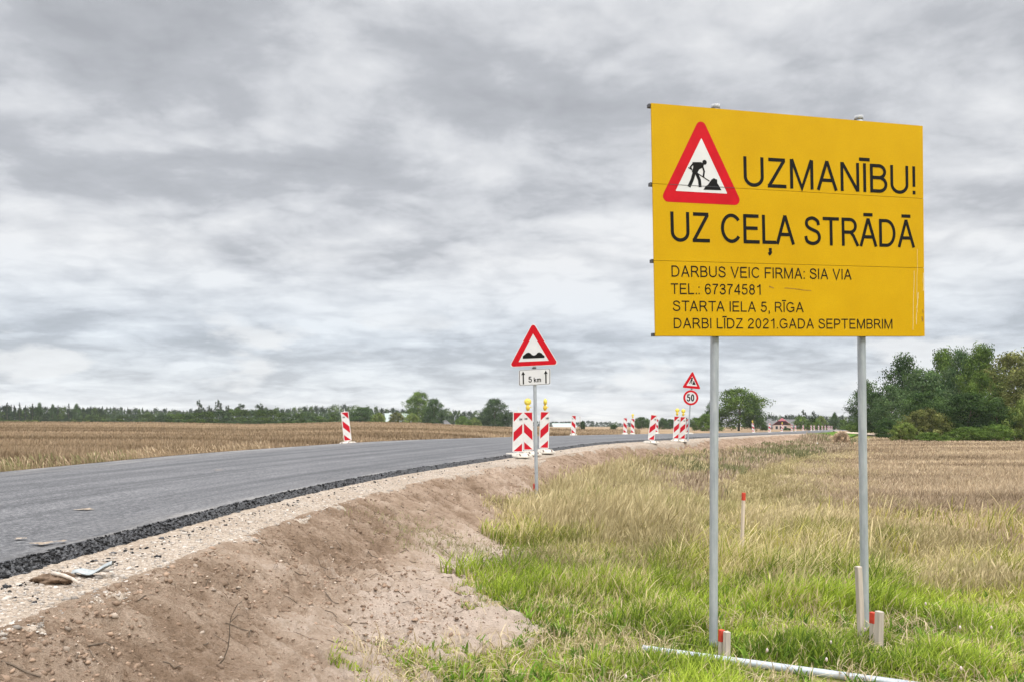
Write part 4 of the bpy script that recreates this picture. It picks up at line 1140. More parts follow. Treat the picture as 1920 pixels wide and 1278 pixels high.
beacon(1279, 37.1, 1, 'lamp-topped striped beacon, right of the two before the 50 sign', .04, lamp=.15)
beacon(653, 27.0, -1, 'striped beacon leaning left beside the stubble field', -.11, scale=.95, foot_yaw=-.3)
beacon(1075, 47, -1, 'small striped beacon standing alone on the far edge of the road', .02, detail=2)
beacon(1172, 56.5, -1, 'far-edge striped beacon without a lamp, left of a close pair', .01, detail=1)
beacon(1186, 58.5, -1, 'far-edge striped beacon with a lamp, right of a close pair', .01, lamp=.5, detail=1)
beacon(1231, 63, -1, 'far-edge striped beacon half hidden behind the right-leaning beacon', .01, detail=1)
beacon(1289, 62, 1, 'striped beacon turned edge-on behind the post of the 50 sign', .05, detail=1, yaw=-1.15)
FARB = [(1413, 100, .10, .4, 'distant striped beacon with a yellow lamp, tilted left beside the steel post'), (1443, 105, 0, None, 'distant striped beacon in front of the grey barn'),
        (1466, 130, -.03, .4, 'distant striped beacon with a lamp in front of the red-roofed house'), (1484.5, 148, 0, None, 'distant striped beacon right of the red-roofed house, larger of two'),
        (1491.5, 158, 0, None, 'distant striped beacon right of the red-roofed house, smaller of two'), (1506, 170, .02, None, 'distant striped beacon alone before the garden trees'),
        (1521, 178, 0, None, 'distant striped beacon, left of two before the garden bushes'), (1526.5, 186, 0, None, 'distant striped beacon, right of two before the garden bushes'),
        (1535, 196, 0, None, 'distant striped beacon just left of the small grey roof'), (1541.5, 203, 0, None, 'distant striped beacon at the left half of the small grey roof'),
        (1547.3, 212, 0, None, 'distant striped beacon at the middle of the small grey roof'), (1552.8, 220, 0, None, 'distant striped beacon at the right half of the small grey roof'),
        (1556, 228, 0, None, 'distant striped beacon at the right end of the small grey roof'), (1559.8, 236, 0, None, 'distant striped beacon before the dark tree at the end of the row'),
        (1572.3, 262, 0, None, 'left of the last two tiny beacons where the road vanishes'), (1574.3, 275, 0, None, 'right of the last two tiny beacons where the road vanishes')]
for pxl, d, ro, lm, lb in FARB: beacon(pxl, d, -1, lb, -ro, lamp=lm, detail=1)

# ------------------------------------------------------------------ stakes, fallen post, litter
def stake(p0, p1, wx, wy, label, material='wood', red=0, yaw=.2, name='wooden_stake', group=None):
    """square timber from the ground point p0 up to p1; red: painted length at the top"""
    p0, p1 = Vector(p0), Vector(p1)
    r = empty(name, p0, label, 'stake', group)
    d = (p1 - p0); L_ = d.length
    r.rotation_euler = (d.to_track_quat('Z', 'Y').to_matrix() @ Matrix.Rotation(yaw, 3, 'Z')).to_euler()
    mb = MB(); mb.box((0, 0, L_ / 2 - .12), (wx, wy, L_ + .24)); bevel(mb.build('shaft', M[material], r), .003, 1)
    if red:
        mb = MB(); mb.box((0, 0, L_ - red / 2 + .001), (wx + .003, wy + .003, red + .001)); bevel(mb.build('painted_top', M['redpaint'], r), .003, 1)
    return r
def up(px0, py0, px1, py1, d, dz=0):
    a = ray(px0, py0, d); b = ray(px1, py1, d); return a, b
a, b = up(1616, 1215, 1609.5, 1061, 6.28); stake(a, b, .042, .042, 'tall bare grey stake leaning against the left side of the right billboard post', yaw=.25)
a, b = up(1635, 1222, 1637, 1147, 6.12); stake(a, b, .036, .036, 'red-topped short stake touching the right billboard post', red=.085, yaw=.5)
a, b = up(1647, 1226, 1649, 1145, 6.02); stake(a, b, .052, .045, 'thick bare short stake, outermost beside the right billboard post', yaw=.3)
a, b = up(1352, 1226, 1353, 1180, 5.98); stake(a, b, .034, .034, 'red-topped short stake touching the left billboard post', red=.088, yaw=.5)
a, b = up(1362.5, 1232, 1363, 1183, 5.92); stake(a, b, .043, .04, 'bare short stake beside the left billboard post', yaw=.3)
a, b = up(1390.5, 1037, 1394.5, 923, 10.4); stake(a, b, .036, .036, 'slim leaning stake with red top standing alone in the dry grass', 'newwood', red=.10, yaw=.4)
a, b = up(1003, 940, 1002.5, 906, 16.1); stake(a, b, .05, .05, 'red-topped stake at the foot of the rough road sign', 'wood', red=.14, yaw=.3)
a, b = up(1532.5, 846, 1532, 829, 60); stake(a, b, .09, .09, 'thin white stake standing in the far ditch', 'plastic', yaw=.3)
# fallen galvanised post
def fallen():
    A = ray(1215, 1214, 6.05); Bp = ray(1690, 1286, 5.25)
    r = empty('fallen_post', A, 'galvanised steel post lying in the grass before the billboard', 'post')
    d = Bp - A; mb = MB()
    mb.tube([d * t + Vector((0, 0, .016 * t - .012 * (1 - t))) for t in np.linspace(-.02, 1.3, 40)], .029, 18); mb.build('tube', M['galv'], r, smooth=True)
    mb = MB(); mb.tube([d * -.022 + Vector((0, 0, -.012)), d * -.018 + Vector((0, 0, -.012))], .0315, 18); mb.build('end_cap', M['greyback'], r)
fallen()
# trampled clod with a stick and a torn strip of plastic on the gravel
def lump_mesh(name, c, rx, ry, rz, n=3, mt='soil', seed=0):
    V = []; F = []; nu, nv = 34, 20
    for j in range(nv + 1):
        for i in range(nu):
            a = 2 * math.pi * i / nu; e = -math.pi / 2 + math.pi * j / nv
            k = 1 + .5 * (float(fbm(np.array([math.cos(a) * 1.7 + seed]), np.array([math.sin(a) * 1.7 + e * 1.9]) * 1.6, 201 + seed, 5)[0]) - .5) * 3.2
            V.append((c[0] + rx * k * math.cos(e) * math.cos(a), c[1] + ry * k * math.cos(e) * math.sin(a), c[2] + rz * k * math.sin(e)))
    for j in range(nv):
        for i in range(nu):
            F.append((j * nu + i, j * nu + (i + 1) % nu, (j + 1) * nu + (i + 1) % nu, (j + 1) * nu + i))
    return npmesh(name, np.array(V), np.array(F), mt, col=np.full((len(V), 3), .35), smooth=True)
def on_gravel(pxl, pyl):
    d = 4.2
    for it in range(50):
        x = (pxl - CX) / FPX * d; d = .6 * d + .4 * (EYE - surf(x, d)) * FPX / (pyl - HY)
    return Vector(((pxl - CX) / FPX * d, d, surf((pxl - CX) / FPX * d, d)))
M['rootdirt'] = plain('dried_root', (.17, .12, .085), .95, .4, 25, spec=.05)
p = on_gravel(92, 1092)
r = empty('root_clod', p, 'brown earthy root clod with a stick lying on the gravel shoulder', 'root')
link('clod', lump_mesh('clod', (0, 0, .02), .085, .045, .030, mt=M['rootdirt'], seed=2), r)
link('clod', lump_mesh('clod', (.085, .01, .025), .05, .04, .036, mt=M['rootdirt'], seed=5), r)
mb = MB(); mb.tube([(.02, -.0, .06), (.10, -.02, .05), (.17, -.05, .035), (.235, -.09, .012)], [.014, .012, .010, .006], 8); mb.build('stick', M['wood'], r, smooth=True)
p = on_gravel(174, 1080)
mb = MB(); n = 16
top = []
for k in range(n + 1):
    t = k / n; x = -.12 + .24 * t; z = .018 + .05 * (t ** 3) + .01 * math.sin(9 * t); wdt = .055 * math.sin(math.pi * min(.93, t * .9 + .08)) + .012
    top.append([(x, -wdt, z + .004), (x, -wdt * .4, z + .022), (x, wdt * .4, z + .018), (x, wdt, z - .006)])
vs = [q for r4 in top for q in r4] + [(q[0], q[1], q[2] - .004) for r4 in top for q in r4]; nn = (n + 1) * 4
fs = [(i * 4 + j, i * 4 + j + 1, i * 4 + j + 5, i * 4 + j + 4)[::-1] for i in range(n) for j in range(3)]
fs += [tuple(nn + q for q in f[::-1]) for f in list(fs)]
mb.add(vs, fs)
sc_o = mb.build('plastic_scrap', plain('grey_plastic_scrap', (.30, .32, .32), .5, .25, 30), None, True, p + Vector((0, 0, .006)))
sc_o.rotation_euler = (0, 0, .15)
tag(sc_o, 'crumpled pale grey scrap of plastic lying on the gravel shoulder', 'litter')
def on_soil(pxl, pyl, d=6):
    for it in range(60):
        x = (pxl - CX) / FPX * d; i, o = road_coords([x], [d]); z = float(soil_z(i, o, np.array([x]), np.array([d]))[0])
        d = .6 * d + .4 * (EYE - z) * FPX / (pyl - HY)
    return Vector(((pxl - CX) / FPX * d, d, z))
p = on_soil(408, 1248, 4.6); kk = p.y / FPX
mb = MB()
Q = [(408, 1248), (418, 1236), (425, 1215), (427, 1190), (426, 1172), (428, 1158), (438, 1137), (446, 1132)]
mb.tube([((a - 408) * kk, .01 * k, (1248 - b) * kk) for k, (a, b) in enumerate(Q)], [.004, .004, .0035, .0035, .003, .003, .0025, .002], 6)
tw = mb.build('twig', M['bark'], None, True, p)
tag(tw, 'thin dark twig standing bent out of the pale bare soil', 'twig')
mb = MB(); mb.tube([((425 - 408) * kk, .02, 42 * kk), ((400 - 408) * kk, .0, 60 * kk), ], [.0025, .001], 5)
mb.tube([((426 - 408) * kk, .04, 78 * kk), ((440 - 408) * kk, .05, 92 * kk), ((452 - 408) * kk, .05, 90 * kk)], [.0025, .002, .001], 5); mb.build('side_shoot', M['bark'], tw)
# dead roots and sticks scattered over the soil
mb = MB()
for k in range(150):
    y = random.uniform(3.4, 12); i = float(np.interp(y, LINE[:, 1], np.arange(len(LINE)))); o = random.uniform(.95, 2.7)
    x = at_idx(LINE[:, 0], i) + o; th = random.uniform(0, 6.28); L_ = random.uniform(.04, .20)
    P = []
    for t in (-.5, -.15, .2, .5):
        xx = x + math.cos(th) * L_ * t; yy = y + math.sin(th) * L_ * t + random.uniform(-.015, .015)
        ii, oo_ = road_coords([xx], [yy]); P.append((xx, yy, float(soil_z(ii, oo_, np.array([xx]), np.array([yy]))[0]) + random.uniform(.002, .012)))
    mb.tube(P, random.uniform(.0015, .005), 5)
tag(mb.build('root_litter', M['bark']), 'dark bits of root and stick littering the bare soil slope', 'roots', kind='stuff')
# clover heads in the verge
mb = MB()
for k in range(9):
    y = random.uniform(5.0, 7.2); x = random.uniform(.6, y * .6); z = gz(x, y) + random.uniform(.12, .2)
    mb.tube([(x, y, z - .014), (x, y, z - .006), (x, y, z + .006), (x, y, z + .014)], [.003, .008, .008, .003], 7)
tag(mb.build('clover_heads', plain('clover_white', (.62, .50, .48), .9, .2, 60), None, True), 'pale clover heads dotted through the green grass', 'clover', kind='stuff')

# ------------------------------------------------------------------ trees, shrubs and woods
def leaf_cloud(rng, shape, n_cl, n_lf, leaf, base_t, cols, spread=1.0, asp=1.0):
    """unit crown (height 1 above the ground, width 1): clumps of leaf-sized quads; returns V (n*4,3), C"""
    V = []; C = []
    per = max(4, n_lf // n_cl)
    for k in range(n_cl):
        t = rng.uniform(0, 1)
        if shape == 'round': rad = .5 * (math.sin(math.pi * min(.97, .12 + .86 * t)) ** .55)
        elif shape == 'egg': rad = .5 * (math.sin(math.pi * (.18 + .80 * t) ** .8) ** .7) if t < .98 else .1
        elif shape == 'cone': rad = .5 * (1 - t) ** .85 + .02
        elif shape == 'bush': rad = .5 * math.sqrt(max(.02, 1 - t ** 2.2))
        elif shape == 'pine': rad = .5 * (math.sin(math.pi * min(.97, .25 + .7 * t)) ** .6)
        rr = rad * math.sqrt(rng.uniform(.12, 1)) * rng.uniform(.82, 1.18); a = rng.uniform(0, 2 * math.pi)
        lob = 1 + .22 * math.sin(3 * a + 5 * t + n_cl) + .14 * math.sin(5 * a - 7 * t)
        c = np.array([rr * math.cos(a) * lob * asp, rr * math.sin(a) * lob * asp, base_t + (1 - base_t) * (t * .90 + .02 + rng.uniform(-.02, .07))])
        rc = (.085 + .06 * rng.uniform()) * spread * (1 if shape != 'cone' else .75 * (1.15 - t))
        d = rng.normal(size=(per, 3)); d[:, 2] += .35; d /= np.linalg.norm(d, axis=1)[:, None]
        P = c + d * rc * rng.uniform(.35, 1.15, (per, 1)) * np.array([1.25, 1.25, .8])
        P[:, 2] = np.maximum(P[:, 2], .0)
        nr = d * 1.1 + rng.normal(size=(per, 3)) * .40; nr /= np.linalg.norm(nr, axis=1)[:, None]
        u = np.cross(nr, rng.normal(size=(per, 3))); u /= np.linalg.norm(u, axis=1)[:, None] + 1e-9
        v = np.cross(nr, u); s = leaf * rng.uniform(.55, 1.35, (per, 1))
        q = np.stack([P - u * s * .5, P - v * s * .32, P + u * s * .5, P + v * s * .32], 1)
        V.append(q.reshape(-1, 3))
        tone = rng.uniform(.58, 1.45); mixk = np.clip(rng.uniform(0, 1) * .6 + rng.uniform(-.25, .4, (per, 1)), 0, 1)
        col = (np.array(cols[0]) * (1 - mixk) + np.array(cols[1]) * mixk) * tone * rng.uniform(.8, 1.2, (per, 1))
        C.append(np.repeat(col, 4, axis=0))
    return np.concatenate(V), np.concatenate(C)
def crown_mesh(seed, *a, **k):
    rng = np.random.default_rng(seed); V, C = leaf_cloud(rng, *a, **k)
    return npmesh('crown', V, np.arange(len(V)).reshape(-1, 4), M['leaf'], col=C)
def trunk_mesh(seed, top=.8, r=.022, limbs=9):
    rng = random.Random(seed); mb = MB()
    P = [(rng.uniform(-.015, .015) * k, rng.uniform(-.015, .015) * k, -.03 + top * k / 6) for k in range(7)]
    mb.tube(P, [r * (1.25 - k / 6) + .003 for k in range(7)], 8)
    for j in range(limbs):
        t = rng.uniform(.25, .9); k = min(5, int(t * 6)); p = Vector(P[k]); a = rng.uniform(0, 6.28); L_ = rng.uniform(.18, .36) * (1.1 - t * .5)
        q = [p, p + Vector((math.cos(a) * L_ * .5, math.sin(a) * L_ * .5, L_ * .45)), p + Vector((math.cos(a) * L_, math.sin(a) * L_, L_ * 1.0))]
        mb.tube(q, [r * .45, r * .28, r * .08], 5)
    return mb.mesh('trunk', M['bark'], True)
DK, MD = ((.018, .038, .013), (.092, .150, .044)), ((.042, .080, .017), (.185, .270, .055))
OL = ((.070, .085, .024), (.215, .215, .070)); LT = ((.080, .120, .026), (.270, .330, .085)); SV = ((.038, .074, .028), (.165, .235, .090))
PR = {}
def proto(key, shape, n_cl, n_lf, leaf, base_t, cols, seed, spread=1.0, trunk=.8, limbs=9, asp=1.0):
    PR[key] = (crown_mesh(seed, shape, n_cl, n_lf, leaf, base_t, cols, spread, asp), trunk_mesh(seed, trunk, .02, limbs), asp)
for k, (nm, cl) in enumerate((('dark', DK), ('mid', MD), ('olive', OL), ('silver', SV))):
    proto('round_' + nm, 'round', 130, 12000, .034, .08, cl, 300 + k, 1.05)
    proto('egg_' + nm, 'egg', 130, 12000, .032, .05, cl, 310 + k, 1.05)
for k, (nm, cl) in enumerate((('dark', DK), ('mid', MD), ('light', LT), ('olive', OL), ('brown', ((.30, .21, .14), (.62, .48, .34))))):
    proto('bush_' + nm, 'bush', 150, 12000, .062, .0, cl, 320 + k, 1.35, .5, 6, 2.0)
proto('oak', 'round', 190, 15000, .032, .06, MD, 331, 1.0)
proto('oak_dark', 'egg', 190, 15000, .032, .04, DK, 332, 1.0)
proto('spruce', 'cone', 120, 5000, .034, .06, ((.016, .028, .014), (.038, .058, .028)), 333, 1.0, .95, 0)
proto('sparse', 'round', 46, 3000, .05, .30, ((.018, .030, .013), (.06, .085, .035)), 334, .85, .9, 14)
def tree(key, xl, xr, top, d, label, cat='tree', name='tree', group=None, sink=0.0, rot=None, base_py=None):
    """a tree filling that span of the view at distance d"""
    x = ((xl + xr) / 2 - CX) / FPX * d
    z = gz(x, d) - sink if base_py is None else EYE - (base_py - HY) / FPX * d
    h = EYE - (top - HY) / FPX * d - z; wd = (xr - xl) / FPX * d
    r = empty(name, (x, d, z), label, cat, group)
    r.rotation_euler = (0, 0, random.uniform(0, 6.28) if rot is None else rot); k_ = 1.14 if group == GW else 1.0
    k_ /= PR[key][2]; r.scale = (wd * k_, wd * k_, h)
    link('crown', PR[key][0], r); link('trunk', PR[key][1], r)
    return r
GW = 'trees of the wood beyond the crop field'
tree('egg_dark', 1596, 1650, 715, 150, 'tall dark tree at the left end of the right-hand wood', group=GW)
tree('round_dark', 1622, 1662, 735, 132, 'dark tree just right of the billboard post at the start of the wood', group=GW)
tree('egg_silver', 1640, 1705, 722, 118, 'grey-green tree behind the tan bush, left part of the wood', group=GW)
tree('egg_dark', 1655, 1735, 668, 125, 'tall thin-topped tree rising behind the grey-green trees', group=GW)
tree('round_silver', 1690, 1775, 692, 110, 'broad silvery tree in the middle of the wood above the tan bush', group=GW)
tree('egg_mid', 1735, 1800, 658, 120, 'tall tree with a ragged top in the middle of the wood', group=GW)
tree('round_dark', 1700, 1765, 735, 104, 'dark tree standing low behind the tan bush', group=GW)
tree('egg_silver', 1765, 1835, 655, 112, 'tall silvery tree left of the highest tree of the wood', group=GW)
tree('egg_mid', 1805, 1880, 651, 108, 'highest green tree of the wood with an upright top', group=GW)
tree('round_mid', 1810, 1868, 700, 98, 'bright green tree below the highest tree of the wood', group=GW)
tree('round_dark', 1772, 1862, 737, 88, 'dark green rounded tree at the field edge in front of the wood', group=GW)
tree('egg_dark', 1842, 1895, 748, 86, 'very dark narrow tree right of the rounded tree at the field edge', group=GW)
tree('round_olive', 1850, 1965, 658, 100, 'big olive tree at the right edge of the picture', group=GW)
tree('egg_olive', 1885, 1990, 690, 92, 'yellowing olive tree in front of the big olive one at the right edge', group=GW)
tree('round_olive', 1940, 2060, 650, 104, 'olive tree cut by the right edge of the picture', group=GW)
tree('bush_brown', 1560, 1596, 808, 63, 'tall brown dead weed bush at the end of the embankment', 'bush', 'bush')
GB = 'shrubs along the edge of the wood'
tree('bush_olive', 1690, 1785, 768, 87, 'tan yellowish-green bush at the field edge before the wood', 'bush', 'bush', GB)
tree('bush_light', 1672, 1722, 793, 86, 'low grey-green bush at the left foot of the wood', 'bush', 'bush', GB)
tree('bush_mid', 1716, 1770, 810, 84, 'low green scrub below the tan bush', 'bush', 'bush', GB)
tree('bush_mid', 1835, 1900, 796, 83, 'green shrub at the foot of the dark narrow tree', 'bush', 'bush', GB)
tree('bush_light', 1880, 1960, 752, 85, 'light green shrub at the right edge below the olive trees', 'bush', 'bush', GB)
tree('bush_dark', 1640, 1690, 785, 100, 'dark shrub under the trees behind the low grey-green bush', 'bush', 'bush', GB)
tree('bush_mid', 1776, 1850, 800, 84, 'dark skirt of shrub under the rounded tree at the field edge', 'bush', 'bush', GB)
tree('bush_dark', 1940, 2010, 770, 88, 'shrub cut by the right edge of the picture', 'bush', 'bush', GB)
tree('bush_mid', 1588, 1640, 790, 165, 'bush left of the wood where the gravel track begins', 'bush', 'bush', GB)
# single trees of the middle distance
tree('oak', 1338, 1432, 729, 205, 'big broad tree right of the left billboard post, behind the road', base_py=807)
tree('oak_dark', 1322, 1352, 748, 208, 'narrow dark tree half hidden by the left billboard post', base_py=807)
tree('oak_dark', 1393, 1433, 752, 202, 'rounded tree joined to the right side of the big broad tree', base_py=807)
tree('bush_mid', 1303, 1348, 776, 200, 'green shrub left of the big broad tree', 'bush', 'bush', base_py=807)
tree('round_mid', 1293, 1318, 783, 215, 'small rounded tree behind the 50 sign post', base_py=806)
tree('oak', 762, 808, 735, 300, 'taller left tree of the close pair beside the pale roof', base_py=797)
tree('oak_dark', 793, 836, 747, 296, 'shorter dark right tree of the close pair above the white shed', base_py=799)
tree('oak_dark', 899, 957, 747, 300, 'dark pyramid-shaped tree standing alone left of the rough road sign', base_py=803)
tree('round_dark', 656, 702, 763, 290, 'dark rounded tree behind the leaning beacon', base_py=797)
tree('bush_light', 697, 724, 774, 280, 'light green bush left of the pale roof', 'bush', 'bush', base_py=796)
tree('bush_olive', 726, 762, 773, 275, 'dark olive bush in front of the pale roof', 'bush', 'bush', base_py=797)
tree('bush_light', 758, 790, 775, 272, 'light green bush between the pale roof and the tree pair', 'bush', 'bush', base_py=798)
tree('bush_mid', 852, 882, 780, 285, 'green bush left of the dark pyramid-shaped tree', 'bush', 'bush', base_py=801)
tree('bush_light', 876, 902, 783, 288, 'pale bush touching the dark pyramid-shaped tree', 'bush', 'bush', base_py=802)
tree('bush_mid', 638, 662, 778, 292, 'bush right behind the leaning beacon', 'bush', 'bush', base_py=796)
tree('bush_dark', 1086, 1098, 788, 230, 'small dark bush beside the utility pole', 'bush', 'bush', base_py=804)
tree('bush_dark', 1144, 1158, 795, 230, 'small low bush in the far meadow', 'bush', 'bush', base_py=804)
tree('round_dark', 1190, 1216, 781, 260, 'dark rounded tree right of the far-edge beacon pair', base_py=805)
tree('round_dark', 1212, 1240, 787, 265, 'dark tree behind the right-leaning beacon', base_py=805)
tree('egg_dark', 1232, 1252, 783, 262, 'dark upright tree left of the lamp-topped beacons', base_py=805)
tree('round_dark', 1246, 1268, 785, 268, 'low dark tree behind the lamp-topped beacons', base_py=805)
tree('egg_dark', 1557, 1573, 773, 250, 'dark spire-shaped tree at the end of the road', base_py=805)
tree('sparse', 1500, 1512, 768, 255, 'thin leafless-looking tree left above the garden bushes', base_py=800)
tree('sparse', 1519, 1530, 770, 255, 'thin leafless-looking tree right above the garden bushes', base_py=800)
tree('round_mid', 1487, 1514, 780, 252, 'garden tree right of the red-roofed house', base_py=805)
tree('bush_mid', 1508, 1540, 783, 256, 'garden bush in the middle right of the red-roofed house', 'bush', 'bush', base_py=805)
tree('bush_light', 1528, 1552, 780, 270, 'pale garden bush above the small grey roof', 'bush', 'bush', base_py=805)
tree('bush_mid', 1568, 1592, 786, 255, 'bush right of the spire-shaped tree', 'bush', 'bush', base_py=805)
tree('bush_mid', 1576, 1612, 795, 230, 'low hedge bush before the bright grass at the end of the road', 'bush', 'bush', base_py=806)
tree('bush_dark', 1426, 1440, 795, 215, 'low bush at the left end of the grey barn', 'bush', 'bush', base_py=806)
tree('bush_dark', 1467, 1486, 801, 225, 'low bush before the wall of the red-roofed house', 'bush', 'bush', base_py=807)
# spruces and pines that stand out of the far wood on the left
GS = 'conifers standing out of the far left wood'
for k, (xl, xr, top, lb) in enumerate(((5, 22, 752, 'tall far spruce nearest the left edge'), (21, 32, 757, 'slim dark far spruce, second from the left edge'), (31, 42, 752, 'slim tall far spruce, third from the left edge'), (42, 54, 757, 'far spruce in the gap of the pale birches'),
        (54, 68, 754, 'broad dark far conifer left of the birches'), (66, 82, 755, 'broad far tree joined to the dark conifer'), (92, 106, 758, 'blunt far conifer in the dark stand'), (104, 114, 757, 'thin far conifer in the dark stand'),
        (122, 136, 754, 'far spruce with the highest top of the dark stand'), (135, 152, 757, 'far pine at the right end of the dark stand'), (68, 78, 771, 'lone small spruce in front of the dark stand'), (155, 170, 765, 'far conifer at the edge of the pale birches'))):
    tree('spruce' if k not in (5, 6, 9) else 'egg_dark', xl, xr, top, 345 + 9 * (k % 4), lb, 'tree', 'spruce_tree' if k not in (5, 6, 9) else 'tree', GS, base_py=793)
for xl, xr, top, lb in ((364, 380, 750, 'crooked far pine with one-sided crown above the scrub'), (402, 418, 750, 'round-headed far tree above the scrub, seen against the bright sky'), (386, 399, 760, 'thin far tree left of the round-headed one'), (418, 434, 760, 'thin far tree right of the round-headed one'), (438, 468, 757, 'dark spreading far tree above the scrub'), (471, 500, 757, 'far tree with a bare ragged top beside the scrub')):
    tree('sparse', xl, xr, top, 360, lb, 'tree', 'tree', 'lone trees above the far scrub', base_py=793)
# masses of far wood: many small trees in one object each
LOW = [leaf_cloud(np.random.default_rng(500 + k), sh, 40, 900, .10, .0, cl, 1.5) for k, (sh, cl) in enumerate((('round', DK), ('egg', MD), ('round', SV), ('bush', MD), ('bush', SV), ('cone', DK), ('round', MD), ('bush', LT)))]
def wood(name, spec, label):
    VV = []; CC = []
    for (k, xl, xr, top, bot, d) in spec:
        V, C = LOW[k]
        x = ((xl + xr) / 2 - CX) / FPX * d; wd = (xr - xl) / FPX * d; zb = EYE - (bot - HY) / FPX * d; h = (bot - top) / FPX * d
        a = random.uniform(0, 6.28); c, s_ = math.cos(a), math.sin(a)
        VV.append(np.c_[(V[:, 0] * c - V[:, 1] * s_) * wd + x, (V[:, 0] * s_ + V[:, 1] * c) * wd + d, V[:, 2] * h + zb]); CC.append(C * random.uniform(.42, .72))
    VV = np.concatenate(VV); CC = np.concatenate(CC)
    tag(link(name, npmesh(name, VV, np.arange(len(VV)).reshape(-1, 4), M['leaf'], col=CC)), label, 'wood', kind='stuff')
def band(x0, x1, w0, w1, tops, bot, d, kinds, jit=4, gap=.55):
    """overlapping far trees from x0 to x1; tops: (x, y) outline of the wood"""
    out = []; x = x0
    while x < x1:
        w_ = random.uniform(w0, w1); t = np.interp(x + w_ / 2, [p[0] for p in tops], [p[1] for p in tops]) + random.uniform(-jit * .4, jit)
        out.append((random.choice(kinds), x, x + w_, t, bot, d * random.uniform(.94, 1.06))); x += w_ * gap
    return out
wood('far_wood', band(-40, 180, 12, 22, [(0, 760), (160, 764)], 793, 400, (0, 1, 5, 0)) + band(-40, 175, 12, 20, [(0, 768), (160, 772)], 793, 370, (1, 2, 6))
     + band(150, 500, 10, 18, [(150, 760), (210, 761), (300, 766), (500, 768)], 793, 620, (0, 5, 0), 3) + band(150, 380, 12, 20, [(150, 764), (250, 768), (380, 773)], 794, 430, (2, 1, 6, 2), 4)
     + band(170, 310, 16, 28, [(170, 776), (310, 778)], 795, 350, (1, 2, 3), 4) + band(80, 165, 12, 22, [(80, 783), (165, 782)], 792.5, 330, (7, 4), 3) + band(-30, 60, 10, 16, [(0, 786)], 792.5, 330, (7,), 2),
     'far dark mixed wood beyond the stubble on the left')
wood('willow_scrub', band(290, 590, 26, 46, [(290, 778), (400, 770), (450, 767), (520, 770), (590, 778)], 798, 300, (3, 4, 3), 4, .4) + band(300, 580, 18, 30, [(300, 786), (580, 788)], 798, 280, (3, 4), 3, .5),
     'dense grey-green willow scrub behind the stubble field')
wood('distant_wood', band(470, 960, 12, 22, [(470, 766), (520, 764), (570, 759), (640, 759), (700, 763), (830, 766), (960, 772)], 798, 520, (0, 1, 6, 0), 4) + band(560, 700, 18, 30, [(560, 770), (700, 772)], 797, 340, (1, 2, 6), 4) + band(830, 960, 12, 20, [(830, 774), (960, 784)], 803, 420, (1, 2, 0), 4) + band(560, 660, 14, 24, [(560, 784), (660, 784)], 797, 300, (1, 3), 3),
     'distant wooded rise behind the farm and the lone trees')
wood('horizon_wood', band(955, 1340, 10, 18, [(955, 786), (1060, 790), (1100, 788), (1180, 791), (1340, 792)], 803, 900, (0, 5, 0, 6), 2) + band(1180, 1320, 9, 15, [(1180, 785), (1320, 782)], 804, 520, (0, 5, 1), 3)
     + band(1420, 1640, 8, 13, [(1420, 778), (1460, 777), (1560, 778), (1640, 775)], 804, 620, (0, 0, 6), 3) + band(1495, 1620, 10, 18, [(1495, 786), (1620, 786)], 804, 380, (1, 6, 2), 3),
     'bluish wood along the horizon beyond the road')

